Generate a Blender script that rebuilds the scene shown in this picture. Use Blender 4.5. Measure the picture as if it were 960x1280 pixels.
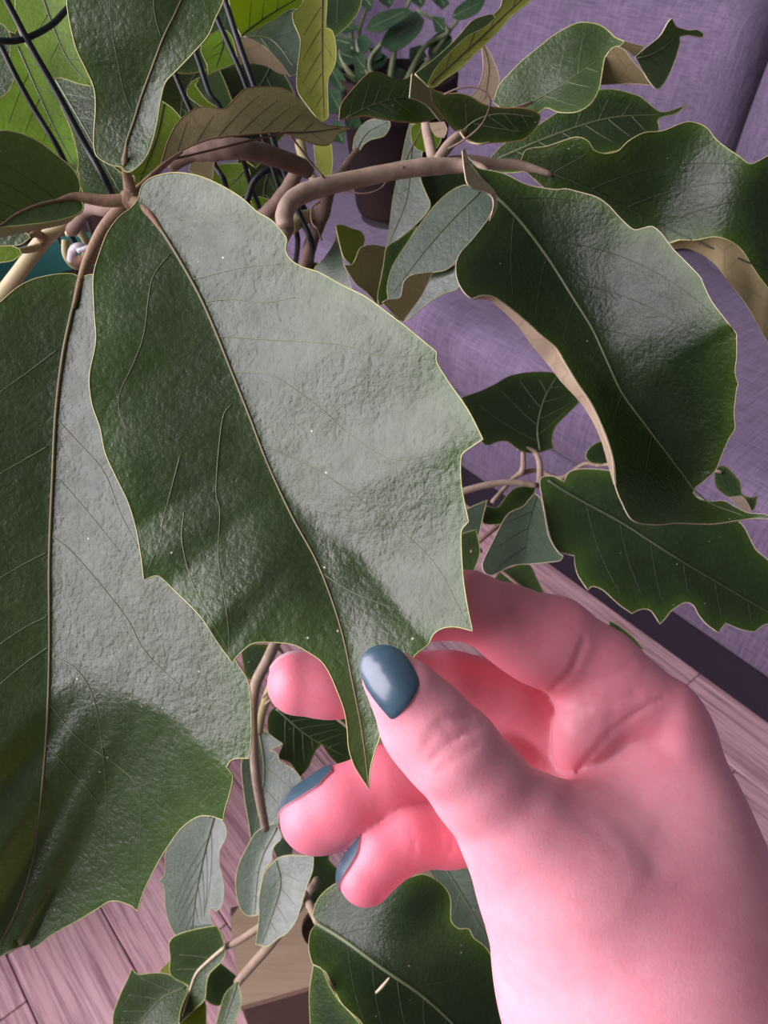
import bpy, bmesh, math, random
import numpy as np
from mathutils import Vector, Matrix
from mathutils.geometry import delaunay_2d_cdt

random.seed(7)
rng = np.random.default_rng(7)
for o in list(bpy.data.objects):
    bpy.data.objects.remove(o)
scene = bpy.context.scene
COL = scene.collection

# ------------------------------------------------------------------ camera
FPX = 1000.0                       # focal length in pixels of the 960x1280 frame
PITCH = math.radians(42.2)
CAM = np.array([0.0, 0.0, 1.2])
RT = np.array([1.0, 0.0, 0.0])
UP = np.array([0.0, math.sin(PITCH), math.cos(PITCH)])
FW = np.array([0.0, math.cos(PITCH), -math.sin(PITCH)])
cd = bpy.data.cameras.new('camera')
cam = bpy.data.objects.new('camera', cd)
COL.objects.link(cam)
cam.location = CAM
cam.rotation_euler = (math.radians(90) - PITCH, 0, 0)
cd.sensor_fit = 'VERTICAL'
cd.sensor_height = 36.0
cd.lens = FPX / 1280.0 * 36.0
cd.clip_start = 0.01
cd.dof.use_dof = True
cd.dof.focus_distance = 0.178
cd.dof.aperture_fstop = cd.lens / 0.55
scene.camera = cam

# ------------------------------------------------------------------ light
world = bpy.data.worlds.new('room_light')
scene.world = world
world.use_nodes = True
wb = world.node_tree.nodes['Background']
wb.inputs[0].default_value = (0.86, 0.80, 0.92, 1)
wb.inputs[1].default_value = 0.24

def area(name, loc, target, sx, sy, power, col):
    l = bpy.data.lights.new(name, 'AREA')
    l.shape = 'RECTANGLE'; l.size = sx; l.size_y = sy
    l.energy = power; l.color = col
    o = bpy.data.objects.new(name, l)
    COL.objects.link(o)
    o.location = loc
    o.rotation_euler = (Vector(target) - Vector(loc)).to_track_quat('-Z', 'Y').to_euler()
    return o
# daylight through the window in the left wall
LC = (1.0, 0.89, 1.0)
area('window_daylight', (-1.50, 0.06, 1.84), (0.5, 0.06, 1.84), 2.05, 2.05, 132, LC)

vs = scene.view_settings
vs.view_transform = 'Standard'; vs.look = 'None'
vs.exposure = 0.0; vs.gamma = 1.0
vs.use_curve_mapping = False

# ------------------------------------------------------------------ helpers
def P(px, py, d):
    return CAM + d * (FW + (px - 480.0) / FPX * RT + (640.0 - py) / FPX * UP)
def PA(a):
    a = np.asarray(a, float)
    d = a[:, 2:3]
    return CAM + d * (FW + (a[:, 0:1] - 480.0) / FPX * RT + (640.0 - a[:, 1:2]) / FPX * UP)
def floor_at(px, py, z=0.0):
    r = FW + (px - 480.0) / FPX * RT + (640.0 - py) / FPX * UP
    return CAM + r * ((z - CAM[2]) / r[2])

def tag(o, label=None, cat=None, group=None, kind=None):
    if label: o['label'] = label
    if cat: o['category'] = cat
    if group: o['group'] = group
    if kind: o['kind'] = kind
    return o
def thing(name, label, cat, loc, group=None):
    o = bpy.data.objects.new(name, None)
    COL.objects.link(o)
    o.location = loc; o.empty_display_size = 0.05
    return tag(o, label, cat, group)
def root_loc(p):
    while p is not None and p.parent is not None:
        p = p.parent
    return np.array(p.location) if p is not None else np.zeros(3)
def obj(name, verts, faces, mats, parent=None, midx=None, smooth=True, attrs=None, label=None):
    me = bpy.data.meshes.new(name)
    v = np.asarray(verts, float) - root_loc(parent)
    me.from_pydata(v.tolist(), [], [list(map(int, f)) for f in faces])
    if not isinstance(mats, (list, tuple)): mats = [mats]
    for m in mats: me.materials.append(m)
    if midx is not None: me.polygons.foreach_set('material_index', np.asarray(midx, np.int32))
    if smooth: me.polygons.foreach_set('use_smooth', np.ones(len(me.polygons), bool))
    for k, a in (attrs or {}).items():
        at = me.attributes.new(k, 'FLOAT', 'POINT')
        at.data.foreach_set('value', np.asarray(a, np.float32))
    me.update()
    o = bpy.data.objects.new(name, me)
    COL.objects.link(o)
    if parent is not None: o.parent = parent
    if label: o['label'] = label
    return o
def bm_obj(name, bm, mats, parent=None, smooth=False, label=None):
    me = bpy.data.meshes.new(name)
    off = root_loc(parent)
    bmesh.ops.translate(bm, verts=bm.verts, vec=Vector(-off))
    bm.to_mesh(me); bm.free()
    for m in (mats if isinstance(mats, (list, tuple)) else [mats]): me.materials.append(m)
    if smooth: me.polygons.foreach_set('use_smooth', np.ones(len(me.polygons), bool))
    o = bpy.data.objects.new(name, me); COL.objects.link(o)
    if parent is not None: o.parent = parent
    if label: o['label'] = label
    return o

def catmull(pts, n=6, closed=False):
    """Catmull-Rom through pts; a point with a 1 flagged in `corner` stays sharp."""
    p = np.asarray(pts, float)
    N = len(p); out = []
    rngi = range(N if closed else N - 1)
    for i in rngi:
        p1, p2 = p[i], p[(i + 1) % N]
        p0 = p[(i - 1) % N] if (closed or i > 0) else 2 * p1 - p2
        p3 = p[(i + 2) % N] if (closed or i + 2 < N) else 2 * p2 - p1
        for t in np.linspace(0, 1, n, endpoint=False):
            out.append(0.5 * ((2 * p1) + (-p0 + p2) * t + (2 * p0 - 5 * p1 + 4 * p2 - p3) * t * t + (-p0 + 3 * p1 - 3 * p2 + p3) * t ** 3))
    if not closed: out.append(p[-1])
    return np.array(out)
def resample(p, step, closed=False):
    p = np.asarray(p, float)
    if closed: p = np.vstack([p, p[:1]])
    seg = np.linalg.norm(np.diff(p[:, :2], axis=0), axis=1)
    s = np.concatenate([[0], np.cumsum(seg)])
    n = max(3, int(round(s[-1] / step)))
    t = np.linspace(0, s[-1], n + 1)
    q = np.stack([np.interp(t, s, p[:, k]) for k in range(p.shape[1])], 1)
    return q[:-1] if closed else q
def outline_curve(pts):
    """closed outline; sharp angles (leaf teeth) are kept, gentle ones rounded."""
    p = np.array([q[:2] for q in pts], float); N = len(p); out = []
    sharp = []
    for i in range(N):
        a = p[i] - p[i - 1]; b = p[(i + 1) % N] - p[i]
        c = np.dot(a, b) / (np.linalg.norm(a) * np.linalg.norm(b) + 1e-9)
        sharp.append(c < 0.35 or len(pts[i]) > 2)
    for i in range(N):
        j = (i + 1) % N
        p1, p2 = p[i], p[j]
        p0 = 2 * p1 - p2 if sharp[i] else p[i - 1]
        p3 = 2 * p2 - p1 if sharp[j] else p[(j + 1) % N]
        L = np.linalg.norm(p2 - p1); n = max(2, min(14, int(L / 4)))
        for t in np.linspace(0, 1, n, endpoint=False):
            m1 = (p2 - p0) * 0.5; m2 = (p3 - p1) * 0.5
            k1 = np.linalg.norm(m1); k2 = np.linalg.norm(m2)
            if k1 > L: m1 = m1 / k1 * L
            if k2 > L: m2 = m2 / k2 * L
            t2, t3 = t * t, t ** 3
            out.append((2 * t3 - 3 * t2 + 1) * p1 + (t3 - 2 * t2 + t) * m1 + (-2 * t3 + 3 * t2) * p2 + (t3 - t2) * m2)
    return np.array(out)
def inside(pts, poly):
    x, y = pts[:, 0], pts[:, 1]
    r = np.zeros(len(pts), bool)
    x1, y1 = poly[:, 0], poly[:, 1]
    x2, y2 = np.roll(x1, -1), np.roll(y1, -1)
    for a, b, c, d in zip(x1, y1, x2, y2):
        if b == d: continue
        m = ((b > y) != (d > y)) & (x < (c - a) * (y - b) / (d - b) + a)
        r ^= m
    return r
def polydist(pts, line, closed=False):
    """unsigned distance, signed side (+ = right of travel on screen), arclength of nearest point."""
    pts = np.asarray(pts, float)[:, :2]; line = np.asarray(line, float)[:, :2]
    if closed: line = np.vstack([line, line[:1]])
    best = np.full(len(pts), 1e18); side = np.zeros(len(pts)); arc = np.zeros(len(pts)); s0 = 0.0
    n = len(line) - 1
    for i in range(n):
        a, b = line[i], line[i + 1]; ab = b - a; L = np.linalg.norm(ab) + 1e-9
        t = ((pts - a) @ ab) / (L * L)
        lo = 0.0 if (i > 0 or closed) else -9.0
        hi = 1.0 if (i < n - 1 or closed) else 9.0
        t = np.clip(t, lo, hi)
        q = a + t[:, None] * ab
        dd = np.linalg.norm(pts - q, axis=1)
        cr = ab[0] * (pts[:, 1] - a[1]) - ab[1] * (pts[:, 0] - a[0])
        m = dd < best
        best[m] = dd[m]; side[m] = np.sign(cr[m]); arc[m] = s0 + t[m] * L
        s0 += L
    return best, side, arc, s0
def make_tps(ctrl):
    c = np.array(ctrl, float); n = len(c)
    X = c[:, :2] / 300.0
    if n == 1:
        return lambda q: np.full(len(q), c[0, 2])
    if n == 2:
        ax = X[1] - X[0]; L = ax @ ax
        return lambda q: c[0, 2] + (c[1, 2] - c[0, 2]) * np.clip(((q[:, :2] / 300.0 - X[0]) @ ax) / L, -0.5, 1.5)
    if n == 3:
        A = np.hstack([X, np.ones((3, 1))]); k = np.linalg.solve(A, c[:, 2])
        return lambda q: (q[:, :2] / 300.0) @ k[:2] + k[2]
    def U(r2): return 0.5 * r2 * np.log(r2 + 1e-12)
    D = ((X[:, None] - X[None]) ** 2).sum(-1)
    A = np.zeros((n + 3, n + 3)); A[:n, :n] = U(D) + 1e-4 * np.eye(n)
    A[:n, n] = 1; A[:n, n + 1:] = X; A[n, :n] = 1; A[n + 1:, :n] = X.T
    w = np.linalg.solve(A, np.concatenate([c[:, 2], np.zeros(3)]))
    def f(q):
        Q = q[:, :2] / 300.0
        d2 = ((Q[:, None] - X[None]) ** 2).sum(-1)
        return U(d2) @ w[:n] + w[n] + Q @ w[n + 1:]
    return f

def tube_geo(pts, radii, sides=8, cap=True):
    pts = np.asarray(pts, float); n = len(pts)
    radii = np.broadcast_to(np.asarray(radii, float), (n,))
    T = np.gradient(pts, axis=0); T /= np.linalg.norm(T, axis=1)[:, None] + 1e-12
    ref = np.array([0.31, 0.17, 0.94]) if abs(T[0] @ np.array([0.31, 0.17, 0.94])) < 0.9 else np.array([1.0, 0, 0])
    Nn = np.cross(T[0], ref); Nn /= np.linalg.norm(Nn)
    V = []; F = []
    ang = np.linspace(0, 2 * math.pi, sides, endpoint=False)
    for i in range(n):
        Nn = Nn - T[i] * (Nn @ T[i]); Nn /= np.linalg.norm(Nn) + 1e-12
        B = np.cross(T[i], Nn)
        V.append(pts[i] + radii[i] * (np.cos(ang)[:, None] * Nn + np.sin(ang)[:, None] * B))
    V = np.vstack(V)
    for i in range(n - 1):
        for k in range(sides):
            a = i * sides + k; b = i * sides + (k + 1) % sides
            F.append((a, b, b + sides, a + sides))
    if cap:
        F.append(tuple(range(sides - 1, -1, -1)))
        F.append(tuple((n - 1) * sides + k for k in range(sides)))
    return V, F
def join_geo(parts):
    V = []; F = []; o = 0
    for v, f in parts:
        V.append(v); F += [tuple(i + o for i in q) for q in f]; o += len(v)
    return np.vstack(V), F
def px_tube(name, pts, rpx, mat, parent, n=6, sides=10, label=None, closed=False, rough=0.0):
    """pts (px,py,depth), rpx radius in pixels at that depth (scalar or one per point)"""
    p = np.asarray(pts, float)
    r = np.broadcast_to(np.asarray(rpx, float), (len(p),))
    q = catmull(np.hstack([p, r[:, None]]), n, closed)
    if closed: q = np.vstack([q, q[:1]])
    W = PA(q[:, :3]); rad = np.maximum(q[:, 3], 0.2) * q[:, 2] / FPX
    if rough:
        rad = rad * (1 + rough * np.sin(np.arange(len(rad)) * 1.7))
    V, F = tube_geo(W, rad, sides)
    return obj(name, V, F, mat, parent, label=label)

# ------------------------------------------------------------------ materials
class NT:
    def __init__(s, name):
        s.m = bpy.data.materials.new(name); s.m.use_nodes = True
        s.t = s.m.node_tree; s.t.nodes.clear()
        s.out = s.t.nodes.new('ShaderNodeOutputMaterial')
    def n(s, kind, **kw):
        nd = s.t.nodes.new('ShaderNode' + kind)
        for k, v in kw.items():
            if k.startswith('i_'):
                key = k[2:].replace('_', ' ')
                nd.inputs[key].default_value = v
            else: setattr(nd, k, v)
        return nd
    def l(s, a, ao, b, bi):
        s.t.links.new(a.outputs[ao] if not hasattr(a, 'is_output') else a, b.inputs[bi])
    def coords(s, scale=(1, 1, 1), kind='Object', rot=(0, 0, 0)):
        tc = s.n('TexCoord'); mp = s.n('Mapping')
        mp.inputs['Scale'].default_value = scale; mp.inputs['Rotation'].default_value = rot
        s.l(tc, kind, mp, 'Vector'); return mp
    def noise(s, co, scale, detail=3, rough=0.55, dist=0.0):
        nd = s.n('TexNoise'); nd.inputs['Scale'].default_value = scale; nd.inputs['Detail'].default_value = detail
        nd.inputs['Roughness'].default_value = rough; nd.inputs['Distortion'].default_value = dist
        s.l(co, 0, nd, 'Vector'); return nd
    def ramp(s, src, so, stops):
        r = s.n('ValToRGB'); e = r.color_ramp.elements
        while len(e) < len(stops): e.new(0.5)
        for i, (p, c) in enumerate(stops):
            e[i].position = p; e[i].color = (c, c, c, 1) if not hasattr(c, '__len__') else (*c, 1)
        s.l(src, so, r, 0); return r
    def mix(s, fac, a, b, mode='MIX'):
        m = s.n('MixRGB', blend_type=mode)
        for i, v in ((0, fac), (1, a), (2, b)):
            if isinstance(v, tuple) and len(v) == 2 and hasattr(v[0], 'outputs'): s.t.links.new(v[0].outputs[v[1]], m.inputs[i])
            elif hasattr(v, '__len__'): m.inputs[i].default_value = (*v, 1) if len(v) == 3 else v
            else: m.inputs[i].default_value = v
        return m
    def bump(s, src, so, strength, dist, prev=None):
        b = s.n('Bump'); b.inputs['Strength'].default_value = strength; b.inputs['Distance'].default_value = dist
        s.l(src, so, b, 'Height')
        if prev: s.l(prev, 0, b, 'Normal')
        return b
    def principled(s, **kw):
        p = s.n('BsdfPrincipled')
        for k, v in kw.items(): p.inputs[k].default_value = (*v, 1) if k == 'Base Color' else v
        return p

def leaf_top(name, c1, c2, trans, tfac=0.30, rough=0.36, spec=0.5, dust=True, bumpk=1.0, edge=None):
    t = NT(name); co = t.coords()
    n1 = t.noise(co, 45, 4); n2 = t.noise(co, 700, 3, 0.6); n3 = t.noise(co, 190, 3, 0.6, 0.6)
    col = t.mix((t.ramp(n1, 0, [(0.35, 0.0), (0.68, 1.0)]), 0), c1, c2)
    col = t.mix(0.35, (col, 0), (t.ramp(n2, 0, [(0.3, 0.25), (0.7, 0.8)]), 0), 'OVERLAY')
    if edge is not None:
        at = t.n('Attribute', attribute_name='edge')
        fe = t.ramp(at, 'Fac', [(0.0, 0.45), (0.35, 0.12), (1.0, 0.0)])
        col = t.mix((fe, 0), (col, 0), edge)  # greener margin; its tint also stands in for light glowing through
    if dust:
        v = t.n('TexVoronoi', feature='F1'); v.inputs['Scale'].default_value = 320; t.l(co, 0, v, 'Vector')
        dd = t.ramp(v, 'Distance', [(0.05, 1.0), (0.10, 0.0)])
        hs = t.n('SeparateColor'); t.l(v, 'Color', hs, 0)
        sel = t.ramp(hs, 0, [(0.90, 0.0), (0.92, 1.0)])
        mm = t.mix(1.0, (dd, 0), (sel, 0), 'MULTIPLY')
        col = t.mix((mm, 0), (col, 0), (0.62, 0.62, 0.5))
    vv = t.n('TexVoronoi', feature='DISTANCE_TO_EDGE'); vv.inputs['Scale'].default_value = 330; t.l(co, 0, vv, 'Vector')
    vr = t.ramp(vv, 0, [(0.0, 0.0), (0.25, 1.0)])
    b = t.bump(vr, 0, 0.10 * bumpk, 0.0004)
    b = t.bump(n2, 0, 0.42 * bumpk, 0.0006, b)
    b = t.bump(n3, 0, 0.17 * bumpk, 0.0013, b)
    p = t.principled(**{'Specular IOR Level': spec, 'Coat Weight': 0.0})
    rr = t.ramp(n3, 0, [(0.3, rough - 0.05), (0.7, rough + 0.10)])
    t.l(rr, 0, p, 'Roughness')
    t.l(col, 0, p, 'Base Color'); t.l(b, 0, p, 'Normal')
    tr = t.n('BsdfTranslucent'); tr.inputs[0].default_value = (*trans, 1)
    mx = t.n('MixShader'); mx.inputs[0].default_value = tfac
    t.l(p, 0, mx, 1); t.l(tr, 0, mx, 2); t.l(mx, 0, t.out, 0)
    return t.m
def leaf_under(name, c1, c2, trans, tfac=0.25):
    t = NT(name); co = t.coords()
    n1 = t.noise(co, 60, 4); n2 = t.noise(co, 1500, 2)
    col = t.mix((t.ramp(n1, 0, [(0.3, 0.0), (0.7, 1.0)]), 0), c1, c2)
    v = t.n('TexVoronoi', feature='DISTANCE_TO_EDGE'); v.inputs['Scale'].default_value = 110; t.l(co, 0, v, 'Vector')
    net = t.ramp(v, 0, [(0.0, 1.0), (0.05, 0.0)])
    fac = t.mix(1.0, (net, 0), (0.28, 0.28, 0.28), 'MULTIPLY')
    col = t.mix((fac, 0), (col, 0), (0.10, 0.07, 0.03))
    b = t.bump(n2, 0, 0.25, 0.0005)
    p = t.principled(**{'Roughness': 0.72, 'Specular IOR Level': 0.25})
    t.l(col, 0, p, 'Base Color'); t.l(b, 0, p, 'Normal')
    tr = t.n('BsdfTranslucent'); tr.inputs[0].default_value = (*trans, 1)
    mx = t.n('MixShader'); mx.inputs[0].default_value = tfac
    t.l(p, 0, mx, 1); t.l(tr, 0, mx, 2); t.l(mx, 0, t.out, 0)
    return t.m
def simple(name, c1, c2=None, rough=0.5, spec=0.4, nscale=120, bump=0.0, metal=0.0, stretch=(1, 1, 1)):
    t = NT(name); co = t.coords(stretch)
    n1 = t.noise(co, nscale, 3)
    p = t.principled(**{'Roughness': rough, 'Specular IOR Level': spec, 'Metallic': metal})
    col = t.mix((t.ramp(n1, 0, [(0.3, 0.0), (0.7, 1.0)]), 0), c1, c2 or c1)
    t.l(col, 0, p, 'Base Color')
    if bump:
        b = t.bump(n1, 0, bump, 0.001); t.l(b, 0, p, 'Normal')
    t.l(p, 0, t.out, 0)
    return t.m

M = {}
YG = (0.30, 0.52, 0.04)
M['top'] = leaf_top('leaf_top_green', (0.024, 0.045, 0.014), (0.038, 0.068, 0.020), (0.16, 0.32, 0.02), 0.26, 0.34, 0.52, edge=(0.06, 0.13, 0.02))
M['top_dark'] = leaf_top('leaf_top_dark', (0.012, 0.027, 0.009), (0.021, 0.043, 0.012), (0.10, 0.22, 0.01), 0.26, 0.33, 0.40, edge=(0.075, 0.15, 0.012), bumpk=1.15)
M['top_young'] = leaf_top('leaf_top_young', (0.07, 0.14, 0.012), (0.10, 0.20, 0.016), (0.55, 0.78, 0.02), 0.52, 0.5, 0.22, dust=False)
M['top_waxy'] = leaf_top('leaf_top_waxy', (0.045, 0.075, 0.045), (0.065, 0.10, 0.060), (0.12, 0.25, 0.04), 0.18, 0.32, 0.75, dust=False, bumpk=0.45)
M['under'] = leaf_under('leaf_underside', (0.29, 0.24, 0.12), (0.38, 0.31, 0.165), (0.42, 0.38, 0.10), 0.45)
M['under_pale'] = leaf_under('leaf_underside_pale', (0.42, 0.33, 0.22), (0.50, 0.40, 0.28), (0.35, 0.25, 0.12))
M['under_lime'] = leaf_under('leaf_underside_lime', (0.26, 0.30, 0.05), (0.34, 0.36, 0.07), (0.50, 0.56, 0.06), 0.40)
M['rim'] = simple('leaf_margin', (0.32, 0.35, 0.11), (0.42, 0.40, 0.18), 0.6, nscale=300)
M['rim_brown'] = simple('leaf_margin_brown', (0.16, 0.10, 0.035), (0.25, 0.15, 0.06), 0.6, nscale=300)
M['rim_pale'] = simple('leaf_margin_pale', (0.40, 0.35, 0.22), (0.46, 0.40, 0.26), 0.6, nscale=300)
M['vein'] = simple('leaf_vein', (0.085, 0.115, 0.05), (0.11, 0.14, 0.06), 0.42, nscale=200)
M['vein_dark'] = simple('leaf_vein_dark', (0.018, 0.034, 0.010), (0.028, 0.045, 0.014), 0.42, nscale=200)
M['vein_brown'] = simple('midrib_brown', (0.17, 0.14, 0.065), (0.10, 0.11, 0.045), 0.5, nscale=60)
M['vein_under'] = simple('vein_underside', (0.085, 0.055, 0.025), (0.12, 0.075, 0.038), 0.6, nscale=200)
M['petiole'] = simple('petiole_fuzzy', (0.27, 0.165, 0.11), (0.20, 0.15, 0.085), 0.8, 0.2, 260, 0.5)
M['stem'] = simple('stem_bark', (0.29, 0.225, 0.165), (0.20, 0.15, 0.105), 0.7, 0.25, 160, 0.4)
M['stem_green'] = simple('stem_green', (0.25, 0.24, 0.10), (0.31, 0.25, 0.14), 0.6, 0.3, 90, 0.2)
M['stem_dark'] = simple('stem_brown', (0.155, 0.105, 0.078), (0.105, 0.07, 0.05), 0.75, 0.2, 160, 0.4)

# ------------------------------------------------------------------ the room
def fabric():
    t = NT('sofa_fabric'); tc = t.n('TexCoord')
    def nz(scale, sc, det=2):
        mp = t.n('Mapping'); mp.inputs['Scale'].default_value = sc; t.l(tc, 'Object', mp, 'Vector')
        return t.noise(mp, scale, det, 0.6)
    a = nz(1.0, (18, 420, 420)); b = nz(1.0, (420, 22, 22)); c = nz(5, (1, 1, 1), 3)
    s = t.mix(0.5, (a, 0), (b, 0))
    r = t.ramp(s, 0, [(0.38, 0.0), (0.60, 1.0)])
    col = t.mix((r, 0), (0.125, 0.096, 0.155), (0.225, 0.178, 0.262))
    col = t.mix(0.18, (col, 0), (t.ramp(c, 0, [(0.3, 0.3), (0.7, 0.75)]), 0), 'OVERLAY')
    bp = t.bump(s, 0, 0.6, 0.002)
    p = t.principled(**{'Roughness': 0.9, 'Specular IOR Level': 0.15, 'Sheen Weight': 0.15})
    t.l(col, 0, p, 'Base Color'); t.l(bp, 0, p, 'Normal'); t.l(p, 0, t.out, 0)
    return t.m
def wood_floor():
    t = NT('floor_wood'); tc = t.n('TexCoord'); oi = t.n('ObjectInfo')
    ad = t.n('VectorMath', operation='ADD'); sc = t.n('VectorMath', operation='SCALE')
    cb = t.n('CombineXYZ'); t.l(oi, 'Random', cb, 0); t.l(oi, 'Random', cb, 1)
    sc.inputs['Scale'].default_value = 13.0; t.l(cb, 0, sc, 0)
    t.l(tc, 'Object', ad, 0); t.l(sc, 0, ad, 1)
    mp = t.n('Mapping'); mp.inputs['Scale'].default_value = (5, 130, 60); t.l(ad, 0, mp, 'Vector')
    mp2 = t.n('Mapping'); mp2.inputs['Scale'].default_value = (2.5, 24, 20); t.l(ad, 0, mp2, 'Vector')
    g = t.noise(mp, 1.0, 5, 0.7, 0.5); g2 = t.noise(mp2, 1.0, 4, 0.6, 1.2)
    col = t.mix((t.ramp(g2, 0, [(0.3, 0.0), (0.72, 1.0)]), 0), (0.70, 0.42, 0.44), (0.93, 0.63, 0.655))
    col = t.mix((t.ramp(g, 0, [(0.36, 0.85), (0.55, 0.0)]), 0), (col, 0), (0.33, 0.17, 0.20))
    v = t.ramp(oi, 'Random', [(0.0, 0.80), (1.0, 1.0)])
    col = t.mix(1.0, (col, 0), (v, 0), 'MULTIPLY')
    bp = t.bump(g, 0, 0.45, 0.0016)
    p = t.principled(**{'Roughness': 0.55, 'Specular IOR Level': 0.35})
    t.l(col, 0, p, 'Base Color'); t.l(bp, 0, p, 'Normal'); t.l(p, 0, t.out, 0)
    return t.m
M['fabric'] = fabric()
M['floor'] = wood_floor()
M['floor_gap'] = simple('floor_gap', (0.04, 0.025, 0.025), None, 0.9)
M['plaster'] = simple('wall_paint', (0.62, 0.58, 0.60), (0.66, 0.62, 0.64), 0.9, 0.2, 30, 0.05)
M['wall_dark'] = simple('wall_dark_paint', (0.055, 0.05, 0.06), (0.07, 0.065, 0.075), 0.9, 0.2, 30, 0.05)
M['white'] = simple('white_gloss_paint', (0.75, 0.74, 0.75), None, 0.35, 0.5)
M['wood_pale'] = simple('pale_plywood', (0.30, 0.225, 0.145), (0.37, 0.28, 0.185), 0.6, 0.3, 8, 0.1, stretch=(2, 30, 30))
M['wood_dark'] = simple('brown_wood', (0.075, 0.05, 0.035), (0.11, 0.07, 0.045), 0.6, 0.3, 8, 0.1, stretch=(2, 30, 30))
M['wire'] = simple('coated_wire', (0.004, 0.008, 0.009), (0.008, 0.013, 0.014), 0.45, 0.3, 60)
M['teal'] = simple('teal_glaze', (0.012, 0.085, 0.075), (0.02, 0.11, 0.095), 0.4, 0.4, 20)
M['soil'] = simple('potting_soil', (0.02, 0.013, 0.01), (0.05, 0.03, 0.02), 0.95, 0.1, 160, 1.0)
M['terracotta'] = simple('dark_pot_clay', (0.006, 0.005, 0.006), (0.022, 0.008, 0.006), 0.7, 0.2, 9)
M['black_metal'] = simple('black_metal', (0.015, 0.015, 0.017), None, 0.4, 0.5)

M['shaded_plinth'] = simple('painted_foot_shade', (0.030, 0.024, 0.038), (0.042, 0.034, 0.052), 0.9, 0.15, 200, 0.3)  # near-black tone paints in the shade along the sofa's foot
SU = np.array([-0.6430, 0.7660, 0.0]); SU /= np.linalg.norm(SU)        # along the sofa front and the planks
SW = np.array([SU[1], -SU[0], 0.0])                                      # into the sofa
F1 = floor_at(690, 722)
SANG = math.atan2(SU[1], SU[0])
def box_bm(x0, x1, y0, y1, z0, z1, bev=0.0, seg=3, cuts=0):
    bm = bmesh.new(); bmesh.ops.create_cube(bm, size=1.0)
    for v in bm.verts:
        v.co = Vector(((x0 + x1) / 2 + v.co.x * (x1 - x0), (y0 + y1) / 2 + v.co.y * (y1 - y0), (z0 + z1) / 2 + v.co.z * (z1 - z0)))
    if bev: bmesh.ops.bevel(bm, geom=list(bm.edges), offset=bev, segments=seg, profile=0.6, affect='EDGES')
    return bm

# floor with separate boards
fl = bm_obj('floor', box_bm(-2.5, 4.0, -1.5, 4.5, -0.06, -0.012), M['floor_gap'])
tag(fl, kind='structure')
ax = SU; wx = SW
wA = (floor_at(47, 1280) - F1) @ SW
wC = (floor_at(207, 1280) - F1) @ SW
PWD = abs(wC - wA)
PLEN = 0.92
bm = box_bm(0, PLEN - 0.0015, 0.0008, PWD - 0.0008, -0.0115, 0.0, 0.0012, 1)
plank_me = bpy.data.meshes.new('floor_plank'); bm.to_mesh(plank_me); bm.free(); plank_me.materials.append(M['floor'])
pr = random.Random(3)
wlo = min(wA, wC)
for k in range(-6, 12):
    off = pr.uniform(0, PLEN)
    if k == -1: off = (floor_at(12, 1266) - F1) @ SU % PLEN
    for j in range(-3, 4):
        u = j * PLEN + off; w = wlo + k * PWD
        c = F1 + SU * (u + PLEN / 2) + SW * w
        if c[1] < -0.6 or c[1] > 3.3 or c[0] < -1.5 or c[0] > 2.2: continue
        o = bpy.data.objects.new('plank', plank_me); COL.objects.link(o); o.parent = fl
        q = F1 + SU * u + SW * w
        o.location = (q[0], q[1], 0.0); o.rotation_euler = (0, 0, SANG)
        # local +y of the board must follow +SW
        o.scale = (1, -1, 1) if (math.cos(SANG + math.pi / 2) * SW[0] + math.sin(SANG + math.pi / 2) * SW[1]) < 0 else (1, 1, 1)

# left wall with the window that lights the plant
def wall_box(name, x0, x1, y0, y1, z0, z1, mat, parent=None):
    return bm_obj(name, box_bm(x0, x1, y0, y1, z0, z1), mat, parent)
wl = wall_box('wall_left', -1.44, -1.30, -1.5, 4.5, 0.0, 0.78, M['plaster']); tag(wl, kind='structure')
wall_box('wall_above_window', -1.44, -1.30, -1.5, 4.5, 2.90, 3.1, M['plaster'], wl)
wall_box('wall_beside_window', -1.44, -1.30, 1.12, 4.5, 0.78, 2.90, M['plaster'], wl)
wall_box('wall_beside_window', -1.44, -1.30, -1.5, -1.00, 0.78, 2.90, M['plaster'], wl)
wn = wall_box('window_1', -1.42, -1.38, -1.00, 1.12, 0.78, 0.81, M['white']); tag(wn, kind='structure')
wall_box('window_frame', -1.42, -1.38, -1.00, 1.12, 2.87, 2.90, M['white'], wn)
for y in (-1.00, 1.09):
    wall_box('window_frame', -1.42, -1.38, y, y + 0.03, 0.81, 2.87, M['white'], wn)
wb_ = wall_box('wall_back', -2.5, 4.0, 3.9, 4.0, 0, 2.6, M['wall_dark']); tag(wb_, kind='structure')

# low cabinet below the window; its top reaches out and carries the planter
sh = thing('sideboard', 'pale wooden sideboard below the window with an overhanging top holding the planter', 'sideboard', (-0.96, 0.57, 0.0))
bm_obj('body', box_bm(-1.29, -0.64, 0.36, 0.78, 0.05, 0.60, 0.004, 2), M['wood_pale'], sh)
bm_obj('countertop', box_bm(-1.29, -0.14, 0.35, 0.79, 0.60, 0.63, 0.004, 2), M['wood_pale'], sh)
for x in (-1.24, -0.72):
    for y in (0.40, 0.71): bm_obj('foot', box_bm(x, x + 0.04, y, y + 0.04, 0.0, 0.05), M['wood_dark'], sh)
for y in (0.372, 0.573):
    dr = bm_obj('door', box_bm(-0.64, -0.625, y, y + 0.195, 0.06, 0.59, 0.002, 1), M['wood_pale'], sh)
    bm_obj('handle', box_bm(-0.625, -0.610, y + 0.09, y + 0.105, 0.42, 0.52, 0.003, 1), M['black_metal'], dr)
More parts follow.
